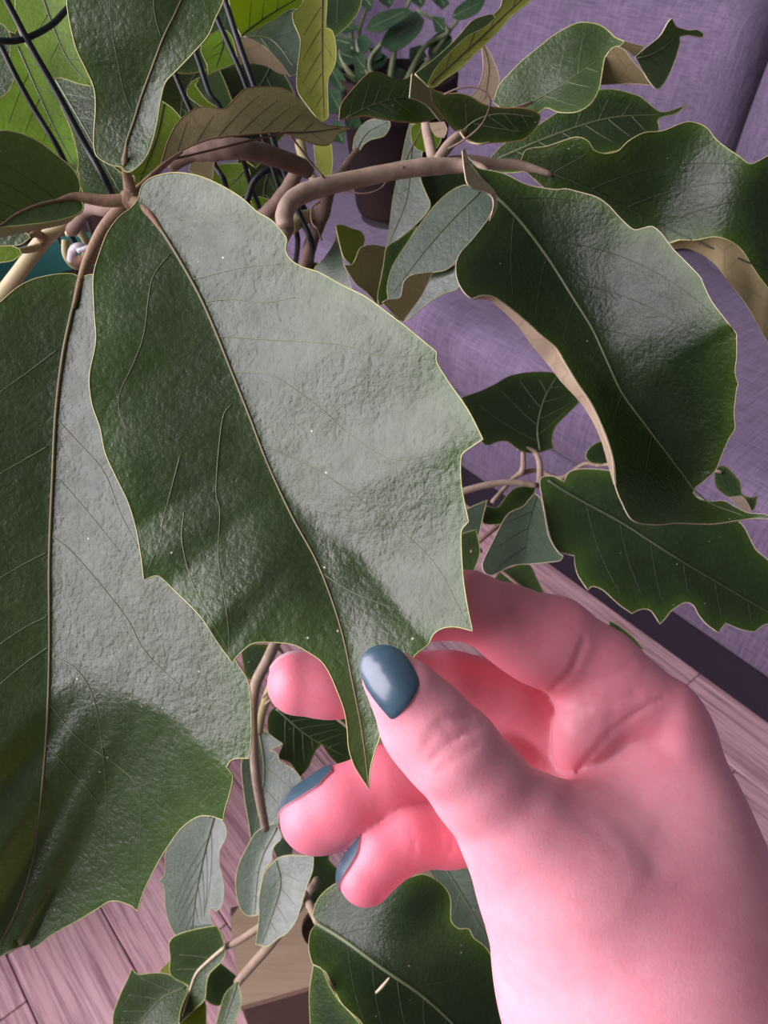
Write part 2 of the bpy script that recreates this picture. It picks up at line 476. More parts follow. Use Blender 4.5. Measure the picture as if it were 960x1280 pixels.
for y in (0.42, 0.70):
    V = np.array([(-0.64, y, 0.60), (-0.26, y, 0.60), (-0.64, y, 0.595 - 0.16), (-0.64, y + 0.02, 0.60), (-0.26, y + 0.02, 0.60), (-0.64, y + 0.02, 0.595 - 0.16)])
    obj('bracket', V, [(0, 1, 2), (5, 4, 3), (0, 3, 4, 1), (1, 4, 5, 2), (2, 5, 3, 0)], M['wood_pale'], sh, smooth=False)

# sofa
sofa = thing('sofa', 'purple woven fabric sofa with loose back cushions behind the plant', 'sofa', tuple(F1 + SW * 0.45))
def sofa_block(name, u0, u1, w0, w1, z0, z1, bev, bulge=0.0, lean=0.0, mat='fabric'):
    bm = box_bm(u0, u1, w0, w1, z0, z1, bev, 5)
    if bulge:
        bmesh.ops.subdivide_edges(bm, edges=[e for e in bm.edges if e.calc_length() > 0.12], cuts=6, use_grid_fill=True)
        cu, cw, cz = (u0 + u1) / 2, (w0 + w1) / 2, (z0 + z1) / 2
        for v in bm.verts:
            a = 1 - min(1, abs((v.co.x - cu) / ((u1 - u0) / 2))) ** 2
            b = 1 - min(1, abs((v.co.y - cw) / ((w1 - w0) / 2))) ** 2
            c = 1 - min(1, abs((v.co.z - cz) / ((z1 - z0) / 2))) ** 2
            v.co.z += bulge * a * b * (1 if v.co.z > cz else -0.2)
            v.co.y += bulge * a * c * (1 if v.co.y > cw else -1)
            v.co.x += 0.6 * bulge * b * c * (1 if v.co.x > cu else -1)
    for v in bm.verts: v.co.y += lean * (v.co.z - z0)
    me = bpy.data.meshes.new(name); 
    # object keeps its own axes (x along the front) so that the weave follows the cloth
    bm.to_mesh(me); bm.free(); me.materials.append(M[mat])
    me.polygons.foreach_set('use_smooth', np.ones(len(me.polygons), bool))
    o = bpy.data.objects.new(name, me); COL.objects.link(o); o.parent = sofa
    # columns: local x -> SU, local y -> SW, local z -> up
    mt = Matrix(((SU[0], SW[0], 0, 0), (SU[1], SW[1], 0, 0), (0, 0, 1, 0), (0, 0, 0, 1)))
    o.matrix_local = Matrix.Translation(Vector(F1 - np.array(sofa.location))) @ mt
    return o
def on_plane_w(px, py, w):
    r = FW + (px - 480.0) / FPX * RT + (640.0 - py) / FPX * UP
    t = ((F1 + SW * w - CAM) @ SW) / (r @ SW)
    return CAM + r * t
ug = (on_plane_w(915, 165, 0.56) - F1) @ SU
sofa_block('shaded_plinth', -1.6, 2.08, 0.02, 0.85, 0.0, 0.13, 0.01, mat='shaded_plinth')
sofa_block('base', -1.62, 2.1, -0.015, 0.88, 0.13, 0.30, 0.02)
sofa_block('seat_cushion', -1.6, 2.08, -0.02, 0.62, 0.30, 0.46, 0.05, 0.015)
sofa_block('backrest', -1.62, 2.1, 0.72, 0.90, 0.30, 0.86, 0.06)
sofa_block('back_cushion', ug + 0.022, ug + 0.95, 0.50, 0.72, 0.455, 0.92, 0.07, 0.03, 0.12)
sofa_block('back_cushion', ug - 0.95, ug - 0.022, 0.50, 0.72, 0.455, 0.92, 0.07, 0.03, 0.12)

# ------------------------------------------------------------------ the vine
POT_C = P(118, 362, 0.64)
vine = thing('chestnut_vine', 'large leafy climbing vine with glossy toothed leaflets and fuzzy brown stems', 'plant', (POT_C[0], POT_C[1], POT_C[2] - 0.03))

def sheet(name, W, tris, loop, thick, mats, parent, attrs=None, label=None):
    """closed thin solid: camera-facing side, back side and rim get their own materials"""
    W = np.asarray(W); T = np.asarray(tris, int); n = len(W)
    fn = np.cross(W[T[:, 1]] - W[T[:, 0]], W[T[:, 2]] - W[T[:, 0]])
    N = np.zeros_like(W)
    for k in range(3): np.add.at(N, T[:, k], fn)
    N /= np.linalg.norm(N, axis=1)[:, None] + 1e-15
    B = W - N * thick
    F = [tuple(t) for t in T] + [(t[2] + n, t[1] + n, t[0] + n) for t in T]
    mi = [0] * len(T) + [1] * len(T)
    m = len(loop)
    for i in range(m):
        a, b = 2 * n + i, 2 * n + (i + 1) % m          # the rim has its own vertices, so its shading stays apart
        F.append((b, a, a + m, b + m)); mi.append(2)
    lp_ = np.array(loop)
    at = {k: np.concatenate([v, v, v[lp_], v[lp_]]) for k, v in (attrs or {}).items()}
    return obj(name, np.vstack([W, B, W[lp_], B[lp_]]), F, mats, parent, mi, attrs=at, label=label)

def WP(x, y, d, tx=0.5, ty=0.25):
    '''three points of a blade that leans: tx toward the window side, ty upward'''
    k = d / FPX
    return [(x, y, d), (x + 60, y, d - tx * 60 * k), (x, y + 60, d - ty * 60 * k)]
LEAVES = {}
def leaf(out, ctrl, mid=None, fold=(0.0, 0.0), mat='top', back='under', rim='rim', veins='auto', vmat=None, mmat=None,
         grid=None, thick=0.00035, wave=0.0, wk=0.05, creases=(), parent=None, name='leaf', label=None, mw=None, mr=1.1,
         curl=None, curlmat='under_pale', vr=0.75, key=None, quilt=0.0, soft=6.0, nveins=6, vang=0.9):
    """one leaf blade. out: outline in photo pixels; ctrl: (px,py,depth m) points that fix its distance and tilt;
    mid: midrib from base to tip; fold: how steeply the left / right half rises toward the viewer."""
    par = parent or vine
    poly = outline_curve(out)
    lo, hi = poly.min(0), poly.max(0)
    size = (hi - lo).max()
    g = grid or max(4.0, min(8.5, size / 34))
    poly = resample(poly, max(2.0, g * 0.55), True) if False else poly
    keep = [0]
    for i in range(1, len(poly)):
        if np.linalg.norm(poly[i] - poly[keep[-1]]) > 1.3: keep.append(i)
    poly = poly[keep]
    if np.linalg.norm(poly[0] - poly[-1]) < 1.0: poly = poly[:-1]
    tps = make_tps(ctrl)
    midc = catmull(mid, 6)[:, :2] if mid is not None else None
    def depth(q):
        q = np.asarray(q, float)
        d = tps(q).copy(); d0 = d.copy()
        if midc is not None and (fold[0] or fold[1] or wave):
            s, sd, arc, L = polydist(q, midc)
            e = np.sqrt(s * s + soft * soft) - soft
            k = np.where(sd > 0, fold[0], fold[1])      # sd>0: right-hand of travel on screen (y down) 
            d -= k * e * d0 / FPX
            if wave:
                am = np.clip((s - 15) / 70.0, 0, 1)
                d += wave * am * np.sin(arc * wk + np.where(sd > 0, 0.0, 1.9))
        if quilt:
            x, y = q[:, 0], q[:, 1]
            ph = tps.__hash__() % 7 if False else (lo[0] * 0.013 + lo[1] * 0.021)
            d += quilt * (np.sin(x / 19.0 + 1.3 * np.sin(y / 37.0) + ph) * np.sin(y / 25.0 + 0.9 * np.sin(x / 31.0)) + 0.6 * np.sin((x + 0.7 * y) / 11.0 + ph) * np.sin((y - 0.5 * x) / 14.0))
        for (ln, k0, k1, cap) in creases:                     # crease line: slope on its two sides
            s, sd, arc, L = polydist(q, ln)
            t = np.clip(arc / L * 2.5, 0, 1)
            e = cap * (1 - np.exp(-(np.sqrt(s * s + 9) - 3) / cap))
            d -= np.where(sd > 0, k0, k1) * e * t * d0 / FPX
        return d
    xs = np.arange(lo[0] + g / 2, hi[0], g); ys = np.arange(lo[1] + g / 2, hi[1], g * 0.87)
    G = np.array([(x + (g / 2 if j % 2 else 0), y) for j, y in enumerate(ys) for x in xs])
    if len(G):
        G = G[inside(G, poly)]
        if len(G):
            dd = polydist(G, poly, True)[0]
            G = G[dd > g * 0.45]
    n0 = len(poly)
    allp = np.vstack([poly, G]) if len(G) else poly
    vs_, es_, fs_, ov, oe, of = delaunay_2d_cdt([Vector(p) for p in allp], [(i, (i + 1) % n0) for i in range(n0)], [], 1, 1e-4)
    q = np.array([(v.x, v.y) for v in vs_])
    tri = np.array([tuple(f) for f in fs_], int)
    # orient toward the camera (screen y points down)
    a = np.cross(q[tri[:, 1]] - q[tri[:, 0]], q[tri[:, 2]] - q[tri[:, 0]])
    tri[a > 0] = tri[a > 0][:, ::-1]
    # boundary loop from the triangulation
    ed = {}
    for t in tri:
        for i in range(3): ed[(t[i], t[(i + 1) % 3])] = 1
    nxt = {a_: b_ for (a_, b_) in ed if (b_, a_) not in ed}
    st = next(iter(nxt)); loop = [st]; c = nxt[st]
    while c != st and len(loop) < 5000:
        loop.append(c); c = nxt.get(c, st)
    d = depth(q)
    W = PA(np.hstack([q, d[:, None]]))
    edist = polydist(q, poly, True)[0]
    edge = np.clip(edist / (0.10 * size + 6), 0, 1)
    ob = sheet(name, W, tri, loop, thick, [M[mat], M[back], M[rim]], par, {'edge': edge}, label)
    sub = ob if par is vine or par.parent is None else par
    # margin: the thin pale edge line
    if mr:
        lp = q[loop]; dl = depth(lp)
        r = 0.62 * mr * dl / FPX
        Wm = PA(np.hstack([lp, dl[:, None]]))
        Wm = np.vstack([Wm, Wm[:1]])
        V, F = tube_geo(Wm, np.append(r, r[0]), 5, False)
        obj('leaf_margin', V, F, M[rim], sub)
    under = mat.startswith('under')
    vm = vmat or ('vein_under' if under else 'vein')
    if midc is not None and (mw is None or mw > 0):
        mp = resample(midc, 5.0)
        mp = mp[inside(mp, poly)]
        if len(mp) > 4:
            dm = depth(mp)
            w0 = mw or max(1.2, min(4.0, size / 140))
            r = np.linspace(w0, 0.35 * w0, len(mp)) * dm / FPX
            V, F = tube_geo(PA(np.hstack([mp, (dm - 0.25 * r)[:, None]])), r, 7)
            obj('midrib', V, F, M[mmat or vm], sub)
        gs = []
        lines = [] if veins in ('auto', None) else [catmull(v, 6)[:, :2] for v in veins]
        if veins == 'auto':
            mid5 = resample(midc, 2.0); L = len(mid5)
            for k in range(nveins):
                for sgn in (-1, 1):
                    i = int(L * (0.07 + 0.80 * (k + 0.5 + 0.2 * sgn) / nveins))
                    if i >= L - 3: continue
                    p = mid5[i].copy(); tg = mid5[min(i + 3, L - 1)] - mid5[max(i - 3, 0)]
                    th = math.atan2(tg[1], tg[0]) + sgn * vang
                    ln = [p.copy()]
                    for s_ in range(80):
                        p = p + 4.0 * np.array([math.cos(th), math.sin(th)])
                        th -= sgn * (0.012 + 0.004 * math.sin(s_ * 0.5 + k))
                        if not inside(p[None], poly)[0]: break
                        ln.append(p.copy())
                    ln = ln[:max(3, int(len(ln) * 0.86))]
                    if len(ln) > 4: lines.append(np.array(ln))
        for ln in lines:
            ln = resample(ln, 5.0); ln = ln[inside(ln, poly)]
            if len(ln) < 4: continue
            dm = depth(ln)
            r = vr * np.linspace(1.0, 0.45, len(ln)) * max(0.7, min(1.2, size / 500)) * dm / FPX
            gs.append(tube_geo(PA(np.hstack([ln, (dm - 0.1 * r)[:, None]])), r, 5))
        if gs:
            V, F = join_geo(gs)
            obj('side_veins', V, F, M[vm], sub)
    if curl is not None:
        # the rolled-back margin: inner edge lies on the blade, outer edge turns away and shows the underside
        inn, outr, dz = curl
        a_ = resample(catmull(inn, 6)[:, :2], 1e9 if False else 4.0)
        n_ = len(a_)
        bb = catmull(outr, 6)[:, :2]
        seg = np.concatenate([[0], np.cumsum(np.linalg.norm(np.diff(bb, axis=0), axis=1))])
        bb = np.stack([np.interp(np.linspace(0, seg[-1], n_), seg, bb[:, k]) for k in range(2)], 1)
        da = depth(a_)
        rows = []; K = 6
        for t in np.linspace(0, 1, K):
            pp = a_ * (1 - t) + bb * t
            rows.append(np.hstack([pp, (da + dz * (t ** 0.6 if t > 0 else 0))[:, None]]))
        R = PA(np.vstack(rows)); F = []
        for i in range(K - 1):
            for j in range(n_ - 1):
                p0 = i * n_ + j
                F.append((p0, p0 + 1, p0 + n_ + 1)); F.append((p0, p0 + n_ + 1, p0 + n_))
        F = np.array(F)
        c3 = np.cross(R[F[:, 1]] - R[F[:, 0]], R[F[:, 2]] - R[F[:, 0]])
        if (np.einsum('ij,ij->i', c3, CAM - R[F[:, 0]])).sum() < 0: F = F[:, ::-1]
        lp = list(range(n_)) + [i * n_ + n_ - 1 for i in range(1, K)] + [(K - 1) * n_ + j for j in range(n_ - 2, -1, -1)] + [i * n_ for i in range(K - 2, 0, -1)]
        if (F[0][1] - F[0][0]) != 1: lp = lp[::-1]
        sheet('rolled_margin', R, F, lp, thick, [M[curlmat], M[mat], M[rim]], sub, label='rolled edge showing the pale underside')
    if key: LEAVES[key] = (poly, depth, ob)
    return ob

# ---- the compound leaf in front: five leaflets on one hub
L1_MID = [(180, 260), (200, 285), (225, 325), (250, 370), (270, 415), (290, 465), (310, 515), (335, 580), (365, 645), (395, 700), (415, 750), (430, 800), (440, 850), (450, 900), (456, 940), (461, 984)]
L1 = leaf([(172, 250), (178, 232), (190, 222), (215, 216), (245, 219), (275, 231), (303, 248), (322, 265), (339, 275), (354, 291), (359, 300), (357, 312), (364, 325), (379, 334), (398, 340), (429, 357), (457, 371), (486, 392), (507, 408), (530, 427), (546, 440, 1), (546, 452), (560, 476), (585, 512), (604, 549, 1), (586, 561), (577, 570), (577, 606), (586, 652, 1), (577, 664), (579, 719), (585, 760), (591, 789, 1), (571, 784), (555, 785), (543, 792), (535, 806), (520, 818), (505, 838), (488, 862), (477, 890), (475, 921), (470, 935), (465, 952), (462, 970), (462, 987, 1), (451, 971), (442, 955), (436, 935), (434, 910), (430, 887), (422, 865), (412, 842), (402, 827), (385, 815), (367, 806), (342, 803), (317, 804), (302, 815), (290, 828, 1), (273, 804), (250, 770), (217, 737), (198, 720), (180, 725, 1), (177, 700), (170, 660), (160, 627), (147, 600), (132, 567), (125, 534), (115, 504), (112, 470), (120, 427), (118, 390), (117, 345), (125, 315), (135, 290), (150, 270), (164, 260)],
     [(175, 255, 0.196), (290, 465, 0.189), (400, 710, 0.180), (461, 984, 0.171), (180, 600, 0.186), (560, 640, 0.178), (420, 350, 0.189), (115, 430, 0.1905), (440, 860, 0.172), (585, 780, 0.172), (320, 790, 0.180), (520, 815, 0.171)],
     L1_MID, fold=(0.10, 0.50), veins=[[(213, 317), (190, 350), (180, 417), (167, 454), (148, 500), (160, 544)], [(290, 505), (278, 525), (270, 610), (275, 640), (273, 700), (284, 770), (287, 815)], [(225, 570), (212, 620), (203, 654), (200, 677), (184, 714)], [(257, 377), (290, 374), (330, 378), (370, 372)], [(289, 465), (340, 470), (400, 510), (440, 545), (500, 575), (590, 552)], [(240, 350), (300, 335), (350, 330)], [(325, 555), (400, 590), (470, 640), (540, 700), (584, 780)], [(272, 420), (340, 425), (420, 430), (480, 445), (540, 441)], [(400, 715), (440, 740), (490, 760)], [(230, 640), (228, 680), (245, 740), (284, 810)]],
     mat='top', mw=2.3, mmat='vein_brown', vr=0.75, quilt=0.00011, key='L1', rim='rim', mr=1.3, label='large glossy leaflet held between thumb and fingers, ending in a long drip tip', wave=0.0008, wk=0.035,
     creases=[([(325, 560), (350, 600), (400, 652), (450, 688), (490, 745), (535, 800)], 0.66, 0.0, 95.0)])

CR3 = [(107, 828), (130, 850), (160, 868), (215, 893), (285, 958)]
leaf([(100, 346), (90, 342), (69, 343), (42, 349), (21, 360), (0, 378), (-60, 430), (-150, 580), (-190, 800), (-180, 1000), (-120, 1170), (-60, 1225), (0, 1196), (20, 1185), (37, 1180), (39, 1187, 1), (47, 1182), (67, 1167), (95, 1152), (120, 1137), (140, 1126), (162, 1131), (172, 1139, 1), (179, 1116), (195, 1083), (208, 1061), (227, 1035), (247, 1021), (262, 1020), (279, 1025, 1), (281, 1012), (287, 992), (291, 970), (283, 959), (291, 949), (311, 948, 1), (314, 925), (314, 887), (312, 860), (307, 845), (297, 830), (285, 800), (270, 700), (230, 560), (180, 430), (130, 350), (117, 343), (106, 345)],
     [(100, 348, 0.207), (66, 600, 0.208), (62, 830, 0.207), (20, 1150, 0.213), (290, 900, 0.207), (-100, 800, 0.205), (200, 550, 0.208), (270, 1010, 0.208), (160, 1130, 0.211)],
     [(101, 348), (88, 400), (78, 450), (70, 520), (66, 600), (62, 700), (62, 820), (58, 920), (50, 1010), (40, 1080), (20, 1140), (-5, 1190)],
     fold=(0.15, 0.42), veins=[[(72, 525), (95, 550), (130, 590), (150, 640), (172, 683)], [(65, 670), (90, 690), (125, 730), (160, 775), (182, 815), (230, 860), (300, 900)], [(60, 558), (30, 575), (0, 592)], [(72, 437), (35, 465), (0, 490)], [(60, 690), (30, 705), (0, 722)], [(60, 770), (30, 785), (0, 805)], [(62, 808), (30, 830), (0, 855)], [(66, 822), (90, 832), (112, 860), (125, 910), (133, 1000), (130, 1060)], [(75, 600), (110, 640), (150, 690)], [(58, 930), (85, 960), (120, 1000), (135, 1040)], [(62, 880), (100, 925), (150, 960), (175, 1000), (170, 1130)]],
     mat='top', mw=2.8, mmat='vein_brown', quilt=0.00012, vr=0.75, creases=[(CR3, -0.62, 0.0, 480.0)], rim='rim', mr=1.0, label='broad leaflet with a creased lower half and yellowing margin')
leaf([(84, 0), (86, 20), (90, 40), (96, 62), (107, 85), (115, 102), (119, 117), (119.5, 140), (118, 160), (117.5, 182), (121, 195), (130, 202), (140, 207), (152, 209), (156, 214), (163, 215), (175, 206), (185, 192), (192, 172), (197, 150), (201, 125), (207, 103), (220, 89), (240, 68), (260, 45), (270, 22), (280, 0), (292, -50), (280, -120), (230, -190), (170, -220), (120, -160), (92, -80)],
     [(155, 210, 0.195), (118, 160, 0.197), (195, 160, 0.196), (200, 40, 0.183), (100, 0, 0.182), (270, 0, 0.184), (190, -200, 0.172)],
     [(155, 208), (158, 180), (168, 150), (177, 120), (190, 85), (205, 45), (222, 10), (245, -50), (230, -130)], fold=(0.38, 0.05),
     veins=[[(165, 140), (155, 115), (147, 75), (140, 40), (137, 0), (140, -60)], [(202, 48), (195, 25), (192, 0), (195, -60)], [(158, 180), (140, 160), (125, 150)]], mat='top', mmat='vein_brown', mw=2.0, quilt=0.0001, mr=1.4, label='upright leaflet above the hub, narrowing to its base')
leaf([(0, 164), (25, 167), (50, 178), (75, 197), (92, 212), (100, 228), (100, 240), (97, 246), (104, 255), (103, 264), (90, 271), (60, 278), (25, 282), (0, 285), (-60, 305), (-95, 245), (-60, 180)],
     [(96, 246, 0.198), (0, 164, 0.192), (-60, 250, 0.180), (40, 280, 0.190)],
     [(97, 247), (70, 251), (45, 257), (20, 268), (-5, 284), (-60, 298)], fold=(0.05, 0.9), mat='top', mmat='petiole', mw=2.5, mr=1.5, vmat='vein_dark', label='leaflet pointing away from the hub, folded along its midrib')
leaf([(201, 207), (210, 176), (225, 150), (250, 134), (280, 136), (292, 125), (307, 111), (330, 108), (355, 111), (375, 125), (390, 142), (407, 156), (425, 158), (440, 160), (424, 166), (412, 180), (395, 180), (362, 168), (350, 165), (300, 169), (262, 174), (225, 190), (203, 212)],
     [(203, 210, 0.203), (300, 140, 0.213), (350, 165, 0.214), (440, 160, 0.226), (330, 108, 0.222)],
     [(203, 210), (225, 191), (262, 176), (300, 170), (350, 166), (387, 165), (425, 160)], fold=(0.0, 0.35), mat='under', back='top', rim='rim_brown', mr=0.9, nveins=7, vang=0.7, label='leaflet turned over to show its olive brown underside')
leaf([(424, 150), (427, 130), (447, 105), (462, 91), (475, 91), (495, 100), (507, 99), (516, 93), (532, 107), (542, 127), (552, 146), (525, 153), (500, 152), (475, 148), (457, 145), (440, 147)],
     [(424, 150, 0.238), (475, 91, 0.250), (545, 147, 0.262), (500, 152, 0.248)], [(424, 152), (470, 130), (520, 120), (545, 130)], fold=(0.3, 0.3), mat='top_dark', rim='rim_brown', mw=1.0, label='twisted tip of a leaflet, dark upper side')
leaf([(515, 92), (519, 95), (532, 107), (538, 112), (541, 130), (556, 148), (550, 151), (535, 133), (522, 125), (512, 122)], [(515, 92, 0.250), (556, 148, 0.258), (520, 122, 0.246)], mat='under', back='top_dark', rim='rim_pale', mr=0.8)
leaf([(-40, 292), (0, 284), (30, 282), (70, 277), (98, 267), (84, 279), (45, 288), (0, 297), (-40, 308)], [(0, 290, 0.192), (90, 272, 0.199), (40, 288, 0.196)], mat='under_pale', back='top', rim='rim_pale', mr=0.6)
# petiolules and petioles of the hub
px_tube('petiole', [(160, 250, 0.200), (130, 251, 0.199), (95, 246, 0.1975), (72, 250, 0.1955)], [8, 7.5, 5.5, 2], M['petiole'], vine)
px_tube('petiole', [(164, 250, 0.200), (161, 228, 0.199), (156, 206, 0.1955), (158, 182, 0.1935)], [8, 7, 4, 2], M['petiole'], vine)
px_tube('petiole', [(162, 251, 0.200), (174, 256, 0.198), (188, 269, 0.1955), (206, 294, 0.1945)], [8, 7.5, 4.2, 2], M['petiole'], vine)
px_tube('petiole', [(160, 250, 0.202), (132, 282, 0.206), (113, 318, 0.208), (101, 350, 0.2072), (92, 385, 0.2065)], [7, 7.5, 6.5, 4.5, 2.5], M['petiole'], vine)
px_tube('petiole', [(164, 246, 0.202), (184, 226, 0.203), (206, 206, 0.203), (228, 190, 0.205)], [6, 4.5, 3.5, 1.5], M['petiole'], vine)
px_tube('petiole', [(160, 254, 0.206), (135, 262, 0.215), (110, 262, 0.225), (90, 288, 0.245)], [8, 9, 8, 8], M['stem_dark'], vine)
hv, hf = None, None
bm = bmesh.new(); bmesh.ops.create_icosphere(bm, subdivisions=3, radius=0.0024)
for v in bm.verts: v.co *= 1 + 0.12 * math.sin(v.co.x * 3000) * math.cos(v.co.y * 2500)
bmesh.ops.translate(bm, verts=bm.verts, vec=Vector(P(162, 249, 0.2)))
bm_obj('hub_node', bm, M['petiole'], vine, True)

# ---- right-hand side leaves
R1_in = [(591, 374), (600, 370), (615, 371), (630, 380), (655, 400), (677, 420), (695, 435), (707, 455), (722, 480), (740, 507), (757, 545), (766, 575), (769, 605)]
leaf([(580, 190), (582, 205), (584, 225), (590, 234), (605, 236), (614, 243), (617, 252), (616, 262), (608, 277), (590, 300), (575, 317), (570, 332), (572, 350), (580, 365)] + R1_in + [(777, 627), (792, 651), (822, 656), (845, 654), (890, 655), (920, 651), (945, 648), (978, 650), (957, 643), (935, 641), (920, 634), (905, 626), (890, 627), (874, 624), (866, 616), (870, 609), (882, 600), (895, 587), (902, 570), (912, 547), (919, 536), (918, 515), (921, 487), (923, 480, 1), (919, 465), (921, 447), (921, 417, 1), (905, 397), (890, 377), (880, 357), (876, 347), (860, 330), (842, 312), (836, 304), (825, 290), (815, 283), (805, 285), (792, 287), (775, 272), (760, 256), (745, 246), (720, 239), (707, 236), (695, 237), (660, 231), (630, 217), (597, 210), (590, 202)],
     [(590, 205, 0.262), (700, 345, 0.262), (800, 525, 0.254), (866, 612, 0.254), (580, 340, 0.252), (770, 600, 0.236), (920, 450, 0.240), (840, 315, 0.250), (960, 646, 0.240), (830, 650, 0.238), (700, 236, 0.264)],
     [(588, 206), (615, 240), (640, 265), (665, 295), (690, 330), (715, 370), (740, 410), (757, 447), (777, 490), (802, 525), (830, 562), (855, 595), (880, 625), (930, 645)],
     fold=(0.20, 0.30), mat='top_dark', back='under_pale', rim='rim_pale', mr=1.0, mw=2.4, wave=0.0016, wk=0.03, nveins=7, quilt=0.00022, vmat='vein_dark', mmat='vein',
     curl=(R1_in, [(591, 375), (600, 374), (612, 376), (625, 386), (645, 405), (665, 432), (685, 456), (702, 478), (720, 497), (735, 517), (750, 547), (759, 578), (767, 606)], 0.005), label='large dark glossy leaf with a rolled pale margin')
leaf([(578, 188), (581, 186), (588, 205), (597, 218), (612, 232), (621, 246), (620, 262), (612, 276), (616, 262), (617, 252), (613, 243), (603, 238), (590, 235), (583, 226)], [(580, 190, 0.254), (620, 262, 0.256), (590, 235, 0.250)], mat='under_pale', back='top_dark', rim='rim_pale', mr=0.7)
R2_in = [(837, 304), (850, 300), (870, 300), (892, 296), (910, 300), (927, 312), (940, 332), (950, 347), (962, 362), (990, 395)]
leaf([(651, 207), (653, 196), (657, 188), (666, 185), (682, 183), (701, 177), (716, 172), (727, 172), (737, 178), (742, 187), (755, 192), (772, 189), (785, 177), (805, 166), (827, 164), (845, 157), (860, 152), (875, 155), (885, 161), (895, 174), (910, 186), (925, 196), (937, 205), (947, 202), (960, 195), (1000, 185), (1050, 230), (1070, 320), (1050, 390)] + R2_in[::-1] + [(790, 295), (740, 270), (690, 242)],
     [(652, 205, 0.292), (830, 283, 0.292), (860, 155, 0.276), (960, 200, 0.274), (900, 297, 0.278), (1050, 330, 0.280), (740, 190, 0.282)],
     [(652, 207), (690, 217), (730, 233), (780, 258), (830, 283), (900, 315), (1000, 350)], fold=(0.25, 0.10), mat='top_dark', back='under', rim='rim', mr=0.9, mw=2.2, quilt=0.0002, wave=0.0022, wk=0.035, vmat='vein_dark', mmat='vein_dark',
     curl=(R2_in, [(837, 306), (842, 311), (860, 311), (880, 320), (895, 332), (910, 352), (927, 372), (940, 392), (955, 420), (985, 470)], 0.006), curlmat='under', label='wavy dark leaf with its lower edge turned under')
leaf([(617, 128), (624, 107), (637, 92), (654, 75), (675, 58), (694, 43), (716, 31), (727, 28), (746, 30), (759, 37), (768, 46), (781, 52), (776, 57), (768, 60), (757, 70), (752, 95), (749, 111), (739, 129), (724, 139), (711, 141), (697, 140), (688, 136), (681, 135), (673, 141), (650, 138), (630, 137)],
     [(617, 132, 0.315), (755, 68, 0.300), (720, 30, 0.305), (740, 128, 0.292), (690, 138, 0.304)], [(620, 136), (649, 134), (675, 122), (701, 107), (722, 92), (742, 79), (757, 67)], fold=(0.45, 0.20), mat='top', rim='rim', mr=1.0, nveins=4, label='folded leaf with a curling tip, against the sofa')
leaf([(757, 72), (762, 64), (769, 58), (777, 60), (783, 65), (792, 77), (805, 92), (816, 107), (795, 105), (770, 105), (751, 106), (754, 88)], [(760, 65, 0.298), (816, 107, 0.300), (752, 106, 0.306)], mat='under', back='top', rim='rim_pale', mr=0.8)
leaf([(759, 37), (768, 46), (781, 52), (806, 58), (797, 70), (792, 70), (783, 62), (770, 57)], [(759, 37, 0.308), (806, 58, 0.308), (780, 65, 0.310)], mat='under', back='top', rim='rim', mr=0.7)
leaf([(794, 71), (807, 60), (825, 45), (835, 28), (840, 23), (845, 33), (853, 36), (862, 38), (871, 37), (880, 42), (879, 47), (870, 46), (860, 44), (850, 46), (850, 54), (845, 72), (836, 95), (827, 109), (820, 111), (811, 101), (802, 86)], [(794, 71, 0.298), (840, 23, 0.296), (820, 111, 0.300), (850, 52, 0.304)], [(797, 73), (815, 68), (835, 55), (848, 40)], fold=(0.2, 0.2), mat='top', rim='rim_pale', mr=0.8, nveins=3)
leaf([(600, 205), (613, 197), (630, 180), (660, 165), (690, 145), (740, 115), (751, 112), (770, 112), (790, 117), (801, 121), (812, 130), (827, 140), (845, 136), (860, 130), (845, 142), (828, 146), (822, 151), (824, 162), (800, 180), (741, 195), (700, 205), (650, 215), (620, 215)],
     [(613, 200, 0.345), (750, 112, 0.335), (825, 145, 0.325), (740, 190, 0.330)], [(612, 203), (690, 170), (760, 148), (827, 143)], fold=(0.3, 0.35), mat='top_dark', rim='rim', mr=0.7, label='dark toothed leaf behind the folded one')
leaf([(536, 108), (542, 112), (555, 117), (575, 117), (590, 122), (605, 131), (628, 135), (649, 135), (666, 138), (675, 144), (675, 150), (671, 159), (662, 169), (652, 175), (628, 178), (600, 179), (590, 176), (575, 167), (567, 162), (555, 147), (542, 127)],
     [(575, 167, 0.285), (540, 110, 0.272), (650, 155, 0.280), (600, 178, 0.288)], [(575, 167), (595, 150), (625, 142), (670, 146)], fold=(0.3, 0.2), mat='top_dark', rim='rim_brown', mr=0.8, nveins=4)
leaf([(534, 107), (519, 92), (535, 80), (560, 60), (570, 50), (580, 37), (592, 26), (615, 19), (625, 10), (632, -6), (690, -30), (664, 0), (640, 20), (625, 37), (600, 62), (575, 86), (555, 100), (543, 109)],
     [(535, 105, 0.272), (640, 0, 0.300), (570, 50, 0.284), (690, -30, 0.31)], [(538, 105), (570, 75), (600, 48), (640, 10), (680, -25)], fold=(0.2, 0.3), mat='under_lime', back='top', rim='rim', mr=0.8, nveins=4, vang=0.5)
leaf([(519, 92), (540, 76), (563, 56), (575, 43), (592, 25), (615, 18), (619, 23), (605, 35), (585, 45), (565, 63), (545, 85), (534, 106), (527, 100)], [(519, 92, 0.268), (615, 20, 0.288), (560, 62, 0.278), (534, 106, 0.27)], mat='top', rim='rim', mr=0.7)
leaf([(602, 55), (607, 57), (617, 75), (624, 97), (622, 112), (615, 125), (600, 132), (585, 123), (597, 110), (604, 87)], [(604, 57, 0.32), (624, 97, 0.318), (595, 128, 0.312)], [(604, 57), (611, 85), (606, 125)], mat='under_pale', back='top', rim='rim_pale', mr=0.6, veins=None, mw=0.8)
